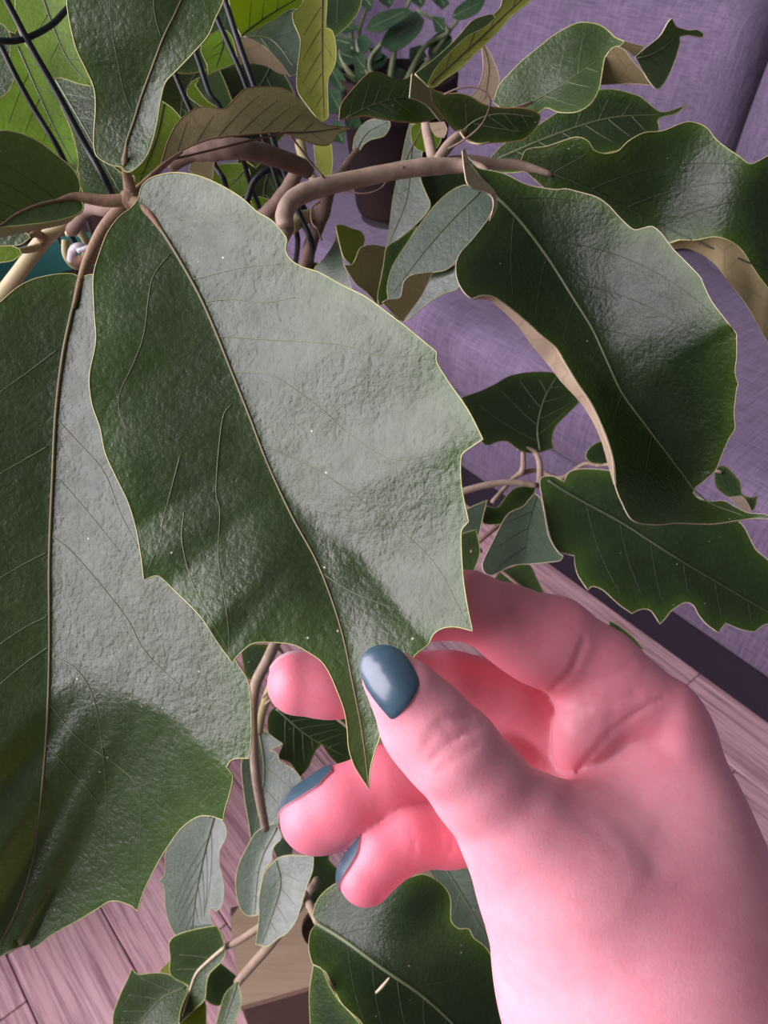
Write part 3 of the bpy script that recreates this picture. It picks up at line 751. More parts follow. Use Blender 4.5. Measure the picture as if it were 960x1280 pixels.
leaf([(537, 154), (555, 152), (559, 162), (555, 172), (547, 171), (540, 163)], [(548, 160, 0.292)], mat='under_pale', back='top', rim='rim_pale', mr=0.5)
leaf([(514, 160), (525, 153), (545, 157), (552, 170), (545, 186), (527, 189), (516, 180)], [(530, 170, 0.33)], mat='top_young', mr=0.5)

# ---- leaves under the long petiole
leaf([(512, 155), (507, 175), (502, 200), (496, 225), (491, 250), (487, 282), (483, 308), (490, 305), (500, 297), (515, 285), (530, 270), (538, 256), (532, 240), (525, 220), (528, 190), (530, 170), (525, 155)], WP(510, 230, 0.345, 0.5, 0.3), [(518, 158), (513, 200), (508, 250), (487, 303)], fold=(0.0, 0.12), mat='top_waxy', rim='rim', mr=0.7, nveins=3)
leaf([(590, 231), (575, 233), (562, 240), (548, 252), (535, 267), (522, 285), (505, 310), (490, 335), (484, 360), (486, 376), (500, 373), (510, 350), (540, 341), (560, 336), (580, 315), (605, 287), (618, 267), (618, 252), (607, 240)], WP(550, 295, 0.316, 0.42, 0.30), [(600, 240), (565, 275), (530, 315), (490, 368)], fold=(0.0, 0.1), mat='top_waxy', rim='rim', mr=0.8, nveins=4, label='pale glossy leaf catching the window light')
leaf([(484, 308), (497, 300), (522, 282), (507, 308), (492, 333), (485, 360), (484, 376), (474, 382), (472, 370), (478, 340), (481, 320)], [(495, 300, 0.330), (478, 375, 0.322)], mat='top_dark', mr=0.5)
leaf([(478, 378), (485, 374), (500, 372), (505, 352), (515, 344), (541, 340), (528, 368), (514, 388), (504, 402), (492, 393)], [(480, 378, 0.306), (540, 341, 0.306), (504, 400, 0.312)], mat='under', back='top', rim='rim_pale', mr=0.7)
leaf([(540, 341), (560, 336), (572, 330), (577, 345), (573, 360), (560, 365), (545, 372), (530, 383), (515, 396), (504, 403), (512, 388), (526, 366)], [(560, 336, 0.312), (504, 402, 0.316), (570, 360, 0.308)], mat='top_waxy', rim='rim', mr=0.6)
leaf([(525, 208), (560, 205), (592, 212), (598, 232), (575, 240), (555, 250), (540, 262), (530, 240)], [(560, 230, 0.35)], mat='top_dark', mr=0.4)
leaf([(420, 282), (427, 281), (440, 286), (452, 290), (456, 301), (446, 320), (440, 331), (430, 322), (424, 302)], [(422, 285, 0.335), (455, 300, 0.345), (440, 330, 0.335)], mat='under_lime', back='top', rim='rim', mr=0.7)
leaf([(430, 331), (440, 331), (446, 320), (450, 310), (465, 306), (482, 309), (480, 325), (476, 345), (471, 380), (458, 365), (445, 355), (437, 343)], [(440, 331, 0.33), (480, 310, 0.335), (470, 378, 0.34)], mat='under', back='top', rim='rim', mr=0.8)
leaf([(393, 335), (407, 320), (419, 300), (421, 284), (425, 305), (430, 330), (437, 350), (442, 370), (410, 360)], WP(420, 330, 0.342, 0.5, 0.3), mat='top_waxy', rim='rim', mr=0.7)
leaf([(441, 186), (444, 170), (452, 157), (465, 149), (485, 150), (488, 157), (480, 170), (465, 174), (455, 180), (450, 188)], WP(465, 165, 0.365, 0.5, 0.3), [(446, 186), (460, 165), (484, 153)], fold=(0.1, 0.1), mat='top_waxy', rim='rim', mr=0.6, nveins=3)
leaf([(384, 325), (400, 330), (395, 345), (385, 340)], [(390, 335, 0.36)], mat='top_young', mr=0.4)

# ---- leaves at the top left, backlit by the window
leaf([(11, 62), (15, 55), (40, 55), (60, 90), (75, 130), (90, 165), (98, 200), (96, 218), (85, 210), (50, 187), (10, 172), (-10, 155), (-8, 128), (12, 110), (20, 95), (12, 80)], [(20, 60, 0.31), (90, 200, 0.29), (0, 150, 0.30)], [(22, 58), (45, 110), (70, 165), (95, 212)], fold=(0.2, 0.1), mat='top_young', back='under_lime', mr=0.6, nveins=4, vmat='vein_dark', label='young yellow green leaf lit from behind')
leaf([(-15, 35), (-15, -15), (22, -12), (27, 20), (19, 42), (8, 38)], [(10, 10, 0.32)], mat='top_young', back='under_lime', mr=0.6)
leaf([(20, -20), (84, -20), (95, 30), (108, 80), (116, 108), (100, 105), (75, 97), (65, 101), (50, 78), (30, 52), (20, 25)], [(25, 0, 0.305), (110, 105, 0.295), (95, 0, 0.300)], [(50, -15), (65, 30), (85, 75), (112, 106)], fold=(0.1, 0.2), mat='top_young', back='under', rim='rim', mr=0.8, nveins=3, vmat='vein_dark')
leaf([(-20, 25), (2, 30), (13, 45), (12, 80), (18, 95), (8, 117), (-20, 130)], [(0, 70, 0.285)], mat='top', back='under', mr=0.5)
leaf([(63, 98), (75, 95), (112, 105), (130, 130), (130, 190), (150, 215), (168, 220), (168, 250), (105, 250), (98, 215), (92, 180), (78, 140)], [(75, 100, 0.34), (150, 240, 0.31), (125, 130, 0.33)], [(70, 100), (105, 160), (150, 240)], fold=(0.15, 0.1), mat='top_dark', rim='rim', mr=0.7, nveins=4)
leaf([(190, 120), (215, 135), (240, 165), (225, 185), (205, 205), (180, 240), (160, 240), (160, 200)], [(200, 130, 0.36), (170, 235, 0.33), (235, 165, 0.35)], [(205, 130), (195, 175), (170, 238)], fold=(0.2, 0.2), mat='top_young', mr=0.6, nveins=3, vmat='vein_dark')
leaf([(284, -10), (395, -15), (385, 2), (376, 11), (360, 13), (340, 26), (302, 46), (292, 25)], [(300, 30, 0.36), (380, 0, 0.38), (290, 0, 0.36)], [(302, 44), (335, 20), (385, -10)], fold=(0.2, 0.2), mat='top_young', back='under_lime', mr=0.6, nveins=4, vmat='vein_dark', label='bright young leaf at the back of the trellis')
leaf([(251, 63), (255, 52), (265, 42), (280, 37), (290, 47), (298, 78), (285, 83), (260, 93), (259, 82)], [(255, 60, 0.34), (285, 40, 0.345), (290, 80, 0.335)], [(280, 38), (278, 60), (268, 90)], mat='top_young', back='under_lime', mr=0.6, nveins=3, vmat='vein_dark')
leaf([(290, 50), (302, 46), (320, 52), (340, 67), (352, 80), (361, 93), (350, 92), (332, 82), (312, 79), (295, 80)], [(300, 50, 0.345), (358, 92, 0.355), (310, 78, 0.35)], mat='under_pale', back='top_young', rim='rim_pale', mr=0.6)
leaf([(300, 46), (340, 24), (360, 12), (376, 12), (380, 45), (376, 75), (372, 92), (362, 95), (350, 78), (330, 58), (312, 50)], [(310, 45, 0.37), (370, 20, 0.38), (368, 90, 0.365)], [(305, 46), (340, 50), (368, 85)], fold=(0.1, 0.4), mat='top_waxy', mr=0.6, nveins=3)
leaf([(366, 16), (372, 12), (380, 0), (384, -30), (409, -30), (409, 0), (407, 35), (415, 38), (420, 57), (419, 80), (410, 101), (410, 148), (400, 152), (385, 133), (372, 113), (372, 85), (375, 62), (375, 47), (367, 28)], [(380, 0, 0.33), (418, 60, 0.325), (400, 150, 0.315)], [(403, -25), (402, 40), (403, 100), (405, 148)], fold=(0.3, 0.3), mat='under_lime', back='top', rim='rim', mr=0.7, nveins=5, vang=0.6, label='upright leaf with yellowish veined underside')
leaf([(392, 178), (414, 178), (416, 200), (413, 228), (402, 222), (395, 205)], [(405, 200, 0.318)], mat='under_lime', back='top', rim='rim', mr=0.6)
leaf([(262, 208), (280, 205), (307, 206), (314, 225), (313, 236), (300, 246), (280, 240), (266, 228)], [(265, 210, 0.36), (310, 225, 0.35), (285, 240, 0.35)], [(308, 210), (295, 225), (280, 238)], fold=(0.3, 0.3), mat='top_young', mr=0.6, nveins=3)
leaf([(312, 248), (325, 246), (345, 253), (338, 266), (322, 270)], [(325, 255, 0.37)], mat='top_young', back='under_lime', mr=0.6)
leaf([(250, 97), (244, 106), (258, 125), (277, 137), (270, 142), (250, 132), (234, 118), (240, 102)], [(255, 120, 0.35)], mat='top_young', mr=0.6)
leaf([(242, 200), (268, 198), (266, 224), (248, 222), (236, 212)], [(252, 210, 0.335)], mat='under', back='top', mr=0.5)
leaf([(-10, 290), (15, 288), (32, 290), (38, 297), (25, 306), (-10, 308)], [(10, 298, 0.225)], mat='top', mr=1.0)
leaf([(-15, 308), (10, 307), (24, 311), (27, 318), (15, 326), (-15, 330)], [(5, 317, 0.235)], mat='top_young', mr=1.0)

# leaves deeper in the plant, in its own shade
BACK = [((-40, -60), (70, -70), (120, 10), (60, 70), (-20, 60)), ((150, -80), (300, -60), (330, 20), (250, 90), (170, 60)), ((180, 60), (260, 70), (300, 150), (230, 200), (170, 150)),
        ((260, 90), (340, 80), (380, 140), (320, 210), (270, 170)), ((300, 180), (350, 190), (380, 240), (330, 290), (295, 250)), ((330, -70), (430, -60), (450, 10), (390, 60), (330, 30)),
        ((100, 100), (170, 90), (200, 170), (150, 250), (90, 210)), ((-60, 100), (30, 80), (60, 160), (10, 230), (-50, 190))]
for i, b in enumerate(BACK):
    c = np.mean(b, 0); dd = 0.43 + 0.018 * (i % 5)
    leaf(list(b), [(c[0], c[1] - 50, dd + 0.015), (c[0] + 50, c[1] + 20, dd), (c[0] - 50, c[1] + 30, dd - 0.01)], [b[1], tuple(c), b[3]], fold=(0.3, 0.3), mat=('top', 'top_dark')[i % 2], mr=0.5, nveins=4)

# ---- stems
px_tube('stem', [(212, 207, 0.285), (240, 190, 0.282), (268, 188, 0.28), (300, 186, 0.28), (340, 195, 0.29), (385, 212, 0.305)], [9, 12, 13, 13, 12.5, 11], M['stem_dark'], vine, rough=0.03)
px_tube('stem', [(376, 205, 0.315), (360, 235, 0.325), (338, 262, 0.335), (318, 280, 0.35), (280, 330, 0.40), (200, 400, 0.52), (165, 440, 0.66)], [9, 9, 9, 9, 9, 8, 8], M['stem_dark'], vine, rough=0.04)
px_tube('stem', [(357, 285, 0.268), (356, 266, 0.268), (367, 249, 0.27), (392, 237, 0.273), (440, 225, 0.278), (500, 213, 0.281), (540, 208, 0.283), (575, 207, 0.284), (600, 211, 0.278), (612, 222, 0.268)], [11, 11.5, 12, 12, 11, 10.5, 11, 9, 7, 4], M['stem'], vine, rough=0.02, label='long arching beige petiole')
px_tube('petiole', [(540, 207, 0.284), (580, 202, 0.288), (620, 205, 0.292), (652, 207, 0.292), (690, 218, 0.290)], [7, 8, 7, 6, 3], M['stem'], vine)
px_tube('petiole', [(543, 207, 0.284), (539, 190, 0.29), (534, 165, 0.298), (532, 150, 0.30)], [7, 6.5, 6.5, 6], M['stem'], vine)
px_tube('petiole', [(545, 203, 0.283), (560, 183, 0.284), (580, 163, 0.285)], [6, 7, 5], M['stem'], vine)
px_tube('petiole', [(580, 163, 0.284), (610, 145, 0.29), (640, 137, 0.30), (665, 128, 0.305)], [3, 3, 3, 2], M['stem'], vine)
px_tube('stem', [(380, 340, 0.36), (390, 300, 0.345), (403, 265, 0.335), (410, 240, 0.335), (428, 216, 0.35), (447, 190, 0.368)], [8, 8.5, 10, 9, 7, 6], M['stem_dark'], vine, rough=0.05)
px_tube('stem', [(380, 340, 0.36), (340, 390, 0.42), (250, 430, 0.55), (175, 445, 0.66)], [8, 8, 7, 7], M['stem_dark'], vine, rough=0.05)
px_tube('stem', [(362, 285, 0.33), (380, 272, 0.335), (402, 268, 0.338)], [9, 9, 7], M['stem_green'], vine)
px_tube('stem', [(357, 285, 0.268), (345, 310, 0.29), (310, 370, 0.40), (185, 440, 0.66)], [11, 10, 9, 8], M['stem'], vine)
px_tube('stem', [(375, 180, 0.35), (380, 200, 0.34), (392, 225, 0.34), (405, 245, 0.338)], [7, 6, 5, 6], M['stem_green'], vine)
# stem at the left edge with its node
px_tube('stem', [(-30, 410, 0.30), (0, 372, 0.275), (28, 335, 0.26), (52, 303, 0.252), (75, 282, 0.248), (92, 268, 0.24)], [11, 10, 9.5, 10, 8, 6], M['stem_green'], vine, label='pale green stem with a pink node')
px_tube('petiole', [(55, 300, 0.250), (46, 292, 0.246), (36, 296, 0.236)], [7, 5, 3], M['petiole'], vine)
px_tube('petiole', [(52, 308, 0.250), (36, 312, 0.246), (20, 314, 0.238)], [5, 4.5, 3], M['stem_green'], vine)
px_tube('stem', [(84, 292, 0.262), (98, 290, 0.26), (108, 303, 0.262), (106, 325, 0.268), (95, 330, 0.268), (84, 318, 0.266), (82, 300, 0.265)], [4, 5, 5, 6, 7, 6, 5], M['stem_green'], vine)
px_tube('stem', [(95, 328, 0.268), (115, 322, 0.268), (140, 300, 0.275), (160, 290, 0.29)], [8, 8, 7, 6], M['petiole'], vine)
# tendrils
px_tube('tendril', [(555, 118, 0.268), (575, 110, 0.264), (597, 110, 0.262), (612, 122, 0.262), (610, 140, 0.264), (600, 158, 0.268), (580, 175, 0.275), (560, 186, 0.282)], [1.3, 1.2, 1.2, 1.2, 1.3, 1.3, 1.4, 1.5], M['stem_dark'], vine, sides=6)
px_tube('tendril', [(575, 165, 0.28), (584, 176, 0.276), (598, 180, 0.272), (612, 178, 0.272)], [1.4, 1.3, 1.2, 1.0], M['stem_green'], vine, sides=6)
px_tube('tendril', [(362, 168, 0.262), (375, 185, 0.266), (390, 205, 0.27), (405, 222, 0.272)], [1.4, 1.5, 1.5, 1.6], M['stem_dark'], vine, sides=6)
px_tube('tendril', [(400, 252, 0.30), (390, 260, 0.30), (390, 278, 0.30), (398, 288, 0.30), (402, 300, 0.31)], 1.2, M['stem_dark'], vine, sides=6)
px_tube('tendril', [(430, 238, 0.29), (455, 242, 0.29), (475, 236, 0.29), (487, 222, 0.29)], 1.1, M['stem_dark'], vine, sides=6)
px_tube('tendril', [(503, 210, 0.276), (512, 190, 0.30), (525, 165, 0.31), (530, 150, 0.31)], 1.0, M['stem_dark'], vine, sides=6)

# ---- cluster between the hand and the sofa
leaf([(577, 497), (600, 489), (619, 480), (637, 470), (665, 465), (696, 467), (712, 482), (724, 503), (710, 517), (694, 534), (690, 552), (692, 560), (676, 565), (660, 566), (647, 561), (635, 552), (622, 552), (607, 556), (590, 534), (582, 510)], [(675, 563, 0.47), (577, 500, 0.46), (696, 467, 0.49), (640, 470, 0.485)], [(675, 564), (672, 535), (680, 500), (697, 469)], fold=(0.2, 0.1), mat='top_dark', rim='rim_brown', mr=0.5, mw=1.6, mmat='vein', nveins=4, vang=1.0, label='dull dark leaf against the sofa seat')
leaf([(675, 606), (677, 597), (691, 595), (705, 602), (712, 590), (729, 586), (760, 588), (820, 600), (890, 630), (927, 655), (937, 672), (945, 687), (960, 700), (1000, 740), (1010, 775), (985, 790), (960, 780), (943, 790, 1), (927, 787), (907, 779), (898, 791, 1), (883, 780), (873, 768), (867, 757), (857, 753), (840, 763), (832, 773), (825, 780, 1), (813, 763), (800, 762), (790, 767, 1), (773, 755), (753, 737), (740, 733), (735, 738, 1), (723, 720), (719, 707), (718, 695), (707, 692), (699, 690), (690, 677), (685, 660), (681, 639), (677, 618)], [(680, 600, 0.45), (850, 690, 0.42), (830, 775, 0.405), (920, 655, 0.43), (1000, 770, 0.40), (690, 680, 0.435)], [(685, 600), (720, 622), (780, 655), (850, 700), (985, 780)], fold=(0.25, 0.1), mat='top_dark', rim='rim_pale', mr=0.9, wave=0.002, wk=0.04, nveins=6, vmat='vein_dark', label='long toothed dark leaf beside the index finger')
leaf([(668, 617), (661, 625), (654, 633), (637, 641), (628, 653), (616, 677), (603, 705), (606, 716), (616, 719), (640, 707), (663, 705), (700, 701), (704, 695), (698, 691), (686, 670), (681, 644), (676, 623)], [(670, 618, 0.44), (605, 712, 0.42), (702, 697, 0.42)], [(671, 620), (660, 660), (655, 700)], fold=(0.3, 0.2), mat='top_waxy', rim='rim_pale', mr=0.8, nveins=3, vmat='vein_dark', mw=0.6)
leaf([(600, 648), (607, 632), (622, 634), (642, 611), (670, 607), (665, 625), (640, 642), (628, 654), (607, 655)], [(605, 650, 0.455), (668, 610, 0.46)], mat='top_dark', mr=0.5)
leaf([(578, 642), (609, 625), (604, 645), (602, 655), (595, 683), (578, 675)], [(590, 655, 0.45)], mat='top_waxy', rim='rim', mr=0.7)
leaf([(575, 668), (595, 662), (600, 690), (592, 715), (575, 712)], [(588, 690, 0.40)], mat='top', mr=0.5)
leaf([(620, 720), (645, 707), (662, 706), (672, 725), (682, 745), (650, 760), (620, 745)], [(650, 730, 0.48)], mat='top', rim='rim_brown', mr=0.5)
leaf([(732, 570), (737, 560), (750, 552), (770, 556), (775, 582), (750, 580), (738, 578)], [(750, 565, 0.45)], mat='top_dark', mr=0.5)
leaf([(893, 586), (905, 582), (915, 590), (925, 602), (928, 618), (940, 622), (947, 620), (943, 636), (935, 640), (925, 625), (910, 621), (895, 608)], [(895, 590, 0.40), (940, 630, 0.39)], mat='top_dark', rim='rim_brown', mr=0.5)
leaf([(912, 622), (927, 620), (934, 628), (940, 640), (932, 639), (920, 630)], [(925, 630, 0.388)], mat='under_pale', back='top', rim='rim_pale', mr=0.5)
leaf([(760, 775), (770, 780), (790, 795), (805, 812), (790, 812), (770, 800)], [(780, 795, 0.52)], mat='top', mr=0.5)
px_tube('petiole', [(575, 615, 0.455), (610, 606, 0.455), (640, 603, 0.455), (672, 607, 0.455)], [4.5, 4.5, 4, 3.5], M['stem'], vine)
px_tube('petiole', [(674, 608, 0.456), (675, 585, 0.463), (670, 567, 0.468), (656, 560, 0.468), (646, 562, 0.468)], [4.5, 4, 3.5, 2.5, 2], M['stem'], vine)
px_tube('petiole', [(615, 628, 0.47), (640, 600, 0.475), (653, 588, 0.475), (654, 565, 0.475)], [3, 3, 4, 3], M['stem'], vine)
px_tube('petiole', [(650, 592, 0.475), (672, 588, 0.48), (700, 598, 0.47), (730, 580, 0.46), (745, 582, 0.455)], [3.5, 3, 3, 2.5, 2], M['stem'], vine)
px_tube('petiole', [(592, 683, 0.47), (610, 668, 0.47), (626, 655, 0.47)], 2.5, M['stem_dark'], vine)
px_tube('stem', [(600, 690, 0.48), (560, 640, 0.47), (480, 560, 0.50), (300, 480, 0.60), (170, 445, 0.68)], [4, 5, 6, 6, 6], M['stem'], vine)

# ---- shoots hanging down to the floor
leaf([(247, 1020), (262, 1019), (275, 1024), (281, 1030), (283, 1045), (275, 1062), (274, 1078), (279, 1100), (280, 1115), (278, 1130), (270, 1140), (265, 1134), (261, 1139), (264, 1150), (266, 1158), (250, 1163), (235, 1168), (220, 1170), (212, 1155), (207, 1135), (206, 1120), (205, 1108), (199, 1101), (206, 1093), (208, 1063), (222, 1040)], WP(245, 1090, 0.55, 0.30, 0.15), [(268, 1021), (255, 1070), (245, 1120), (240, 1165)], fold=(0.1, 0.1), mat='top_waxy', rim='rim', mr=0.7, nveins=5, vang=0.35, vmat='vein_dark', label='grey green hanging leaf over the floorboards')
leaf([(319, 912), (329, 912), (342, 922), (354, 930), (337, 937), (347, 942), (350, 952), (365, 960), (372, 967), (377, 977), (370, 992), (365, 995), (350, 1015), (347, 1030), (335, 1036), (314, 1052), (311, 1030), (305, 992), (302, 955), (308, 930)], [(325, 912, 0.52), (315, 1048, 0.50), (375, 975, 0.51)], [(324, 914), (330, 970), (318, 1045)], fold=(0.2, 0.2), mat='top_waxy', rim='rim', mr=0.7, nveins=4)
leaf([(335, 897), (345, 884), (380, 880), (432, 890), (440, 947), (425, 958), (412, 945), (402, 930), (395, 938), (385, 960), (375, 971), (362, 953), (347, 948), (354, 930), (337, 920)], [(345, 890, 0.54), (430, 900, 0.55), (375, 968, 0.52)], [(345, 886), (385, 920), (430, 945)], fold=(0.2, 0.2), mat='top_dark', rim='rim_brown', mr=0.5)
leaf([(300, 806), (318, 805), (345, 806), (335, 835), (320, 850), (308, 845)], [(322, 825, 0.52)], mat='top_dark', rim='rim_brown', mr=0.4)
leaf([(346, 1029), (332, 1033), (319, 1042), (308, 1061), (299, 1080), (295, 1099), (296, 1119), (301, 1136), (308, 1144), (317, 1145), (325, 1141), (324, 1119), (331, 1087), (340, 1076), (340, 1065), (344, 1056), (352, 1047)], WP(320, 1090, 0.485, 0.42, 0.2), [(346, 1035), (325, 1080), (318, 1143)], fold=(0.25, 0.1), mat='top_waxy', rim='rim', mr=0.8, nveins=3)
leaf([(342, 1078), (349, 1072), (362, 1069), (380, 1070), (392, 1068), (391, 1087), (383, 1110), (376, 1134), (370, 1151), (359, 1166), (346, 1174), (334, 1183), (320, 1180), (324, 1147), (324, 1123), (331, 1091)], WP(355, 1120, 0.456, 0.32, 0.2), [(345, 1076), (350, 1110), (328, 1178)], fold=(0.1, 0.15), mat='top_waxy', rim='rim', mr=0.9, nveins=4, label='small glossy leaf hanging below the ring finger')
leaf([(385, 1066), (400, 1062), (416, 1062), (411, 1074), (424, 1091), (415, 1110), (402, 1120), (392, 1130), (378, 1124), (380, 1095)], [(400, 1090, 0.50)], mat='top_dark', rim='rim_brown', mr=0.5)
leaf([(340, 1055), (352, 1046), (366, 1060), (362, 1070), (346, 1072)], [(352, 1060, 0.505)], mat='top_waxy', mr=0.4)
leaf([(396, 1154), (391, 1144), (399, 1122), (421, 1104), (460, 1092), (508, 1097), (530, 1093), (552, 1105), (563, 1122), (564, 1151), (574, 1161), (586, 1161), (592, 1172), (608, 1185), (624, 1216), (639, 1254), (649, 1285), (640, 1330), (560, 1360), (480, 1330), (452, 1278), (439, 1266), (427, 1254), (417, 1235), (408, 1216), (400, 1210), (392, 1207), (386, 1185), (389, 1163)], [(396, 1154, 0.40), (500, 1100, 0.40), (570, 1285, 0.375), (440, 1265, 0.365), (640, 1280, 0.39)], [(396, 1154), (430, 1175), (480, 1212), (530, 1247), (575, 1290), (610, 1340)], fold=(0.25, 0.25), mat='top_dark', rim='rim', mr=0.8, mw=3.0, mmat='vein', vmat='vein_dark', wave=0.002, wk=0.05, label='dark leaf below the wrist with a pale scratch')
px_tube('leaf_scratch', [(470, 1241, 0.366), (478, 1233, 0.366), (487, 1222, 0.3665)], [1.5, 2.2, 1.2], M['rim_pale'], vine, sides=6)
leaf([(392, 1206), (403, 1212), (412, 1232), (425, 1252), (440, 1268), (452, 1285), (445, 1320), (390, 1320), (388, 1280), (387, 1240)], [(395, 1210, 0.372), (445, 1280, 0.360), (390, 1280, 0.375)], mat='top_dark', rim='rim', mr=1.0)
leaf([(535, 1085), (550, 1072), (575, 1080), (600, 1100), (620, 1150), (632, 1190), (645, 1235), (625, 1225), (595, 1190), (575, 1165), (560, 1150), (550, 1110)], [(550, 1080, 0.44), (635, 1220, 0.42), (600, 1100, 0.43)], [(552, 1078), (585, 1130), (638, 1225)], fold=(0.2, 0.2), mat='top_waxy', rim='rim_brown', mr=0.5, nveins=3)
leaf([(212, 1177), (223, 1168), (247, 1161), (271, 1157), (276, 1166), (281, 1182), (282, 1192), (276, 1203), (262, 1217), (258, 1232), (256, 1249), (243, 1262), (225, 1280), (223, 1264), (232, 1243), (236, 1232), (214, 1219), (213, 1197)], WP(250, 1200, 0.54, 0.2, 0.1), [(281, 1184), (262, 1200), (246, 1216), (238, 1236), (228, 1270)], fold=(0.2, 0.25), mat='top', rim='rim', mr=0.9, mw=2.6, mmat='rim_pale', nveins=4, label='small leaf with a thick pale midrib near the floor')
leaf([(141, 1275), (149, 1247), (160, 1223), (165, 1211), (173, 1218), (195, 1216), (214, 1219), (237, 1234), (226, 1262), (222, 1285), (205, 1330), (150, 1330)], [(165, 1213, 0.55), (235, 1235, 0.54), (190, 1325, 0.51)], [(232, 1234), (200, 1250), (165, 1290)], fold=(0.25, 0.25), mat='top', rim='rim', mr=0.8, nveins=4)
leaf([(200, 1213), (213, 1200), (214, 1220), (205, 1220)], [(207, 1213, 0.56)], mat='under_lime', back='top', mr=0.4)
leaf([(262, 1215), (276, 1204), (295, 1220), (298, 1228), (285, 1242), (275, 1257), (262, 1254), (255, 1245)], [(276, 1230, 0.57)], mat='top_dark', mr=0.4)
leaf([(297, 1226), (302, 1250), (297, 1270), (285, 1295), (268, 1290), (275, 1262), (282, 1242)], [(297, 1230, 0.52), (275, 1290, 0.50), (300, 1255, 0.51)], [(297, 1228), (288, 1255), (276, 1290)], fold=(0.3, 0.3), mat='top', rim='rim', mr=0.7, nveins=3)
leaf([(225, 1282), (240, 1265), (256, 1250), (258, 1262), (256, 1320), (230, 1320)], [(240, 1290, 0.54)], mat='top_young', mr=0.5)
px_tube('stem', [(346, 800, 0.46), (334, 826, 0.45), (319, 858, 0.445), (316, 900, 0.445), (319, 960, 0.45), (325, 1000, 0.46), (332, 1036, 0.48)], [7, 7, 7, 6, 6, 6, 5], M['stem'], vine, label='thin stem hanging behind the held leaflet')
px_tube('stem', [(346, 800, 0.46), (350, 740, 0.50), (280, 600, 0.62), (175, 460, 0.69)], [7, 7, 7, 7], M['stem'], vine)
px_tube('stem', [(281, 1184, 0.545), (300, 1175, 0.535), (325, 1158, 0.52), (350, 1135, 0.51), (352, 1080, 0.51)], [4, 4.5, 4.5, 4, 3.5], M['stem'], vine)
px_tube('stem', [(297, 1228, 0.53), (315, 1207, 0.52), (337, 1182, 0.51), (370, 1140, 0.50), (396, 1100, 0.48)], [5.5, 6, 6, 5, 5], M['stem'], vine)
px_tube('stem', [(370, 1105, 0.48), (384, 1125, 0.46), (396, 1153, 0.41)], [5, 5.5, 4], M['stem'], vine)
px_tube('stem', [(324, 915, 0.515), (328, 890, 0.49), (336, 866, 0.47), (342, 850, 0.46)], [5, 5, 6, 4], M['stem_green'], vine)
px_tube('tendril', [(332, 880, 0.46), (340, 872, 0.455), (336, 866, 0.455), (328, 872, 0.455)], 1.6, M['stem'], vine, sides=6)
# thin petioles that tie the outlying leaves to their shoots
for pts in ([(902, 590, 0.398), (860, 582, 0.41), (800, 578, 0.43), (745, 582, 0.455)], [(768, 785, 0.518), (730, 775, 0.50), (680, 755, 0.49), (650, 732, 0.478), (610, 700, 0.475)],
            [(262, 1022, 0.555), (272, 985, 0.52), (298, 930, 0.47), (316, 902, 0.446)], [(552, 1080, 0.438), (560, 1040, 0.44), (500, 960, 0.45), (400, 880, 0.455), (345, 805, 0.46)], [(590, 690, 0.40), (560, 650, 0.42), (540, 620, 0.465)]):
    px_tube('petiole', pts, [2.2] * len(pts), M['stem'], vine, sides=7)

# ------------------------------------------------------------------ the hand
def skin():
    t = NT('skin'); co = t.coords()
    n1 = t.noise(co, 55, 4, 0.6); n2 = t.noise(co, 1400, 3, 0.6); n3 = t.noise(co, 260, 3, 0.6)
    at = t.n('Attribute', attribute_name='flush')
    base = t.mix((t.ramp(n1, 0, [(0.32, 0.0), (0.70, 1.0)]), 0), (0.71, 0.285, 0.335), (0.775, 0.355, 0.395))
    col = t.mix((at, 'Fac'), (base, 0), (0.70, 0.18, 0.235))
    col = t.mix(0.12, (col, 0), (t.ramp(n3, 0, [(0.3, 0.3), (0.7, 0.7)]), 0), 'OVERLAY')
    vo = t.n('TexVoronoi', feature='DISTANCE_TO_EDGE'); vo.inputs['Scale'].default_value = 900; t.l(co, 0, vo, 'Vector')
    b = t.bump(t.ramp(vo, 0, [(0.0, 0.0), (0.3, 1.0)]), 0, 0.07, 0.0003)
    b = t.bump(n2, 0, 0.06, 0.0003, b); b = t.bump(n3, 0, 0.05, 0.001, b)
    p = t.principled(**{'Roughness': 0.46, 'Specular IOR Level': 0.42, 'Subsurface Weight': 0.55, 'Subsurface Radius': (0.9, 0.30, 0.22), 'Subsurface Scale': 0.0042})
    t.l(col, 0, p, 'Base Color'); t.l(b, 0, p, 'Normal'); t.l(p, 0, t.out, 0)
    return t.m
M['skin'] = skin()
t_ = NT('nail_polish')
co_ = t_.coords(); nn_ = t_.noise(co_, 900, 2)
p_ = t_.principled(**{'Roughness': 0.34, 'Specular IOR Level': 0.5, 'Coat Weight': 0.25, 'Coat Roughness': 0.12})
c_ = t_.mix((nn_, 0), (0.028, 0.062, 0.088), (0.040, 0.082, 0.110)); t_.l(c_, 0, p_, 'Base Color'); t_.l(p_, 0, t_.out, 0)
M['nail'] = t_.m
M['nail_edge'] = simple('nail_edge', (0.55, 0.40, 0.42), None, 0.4)

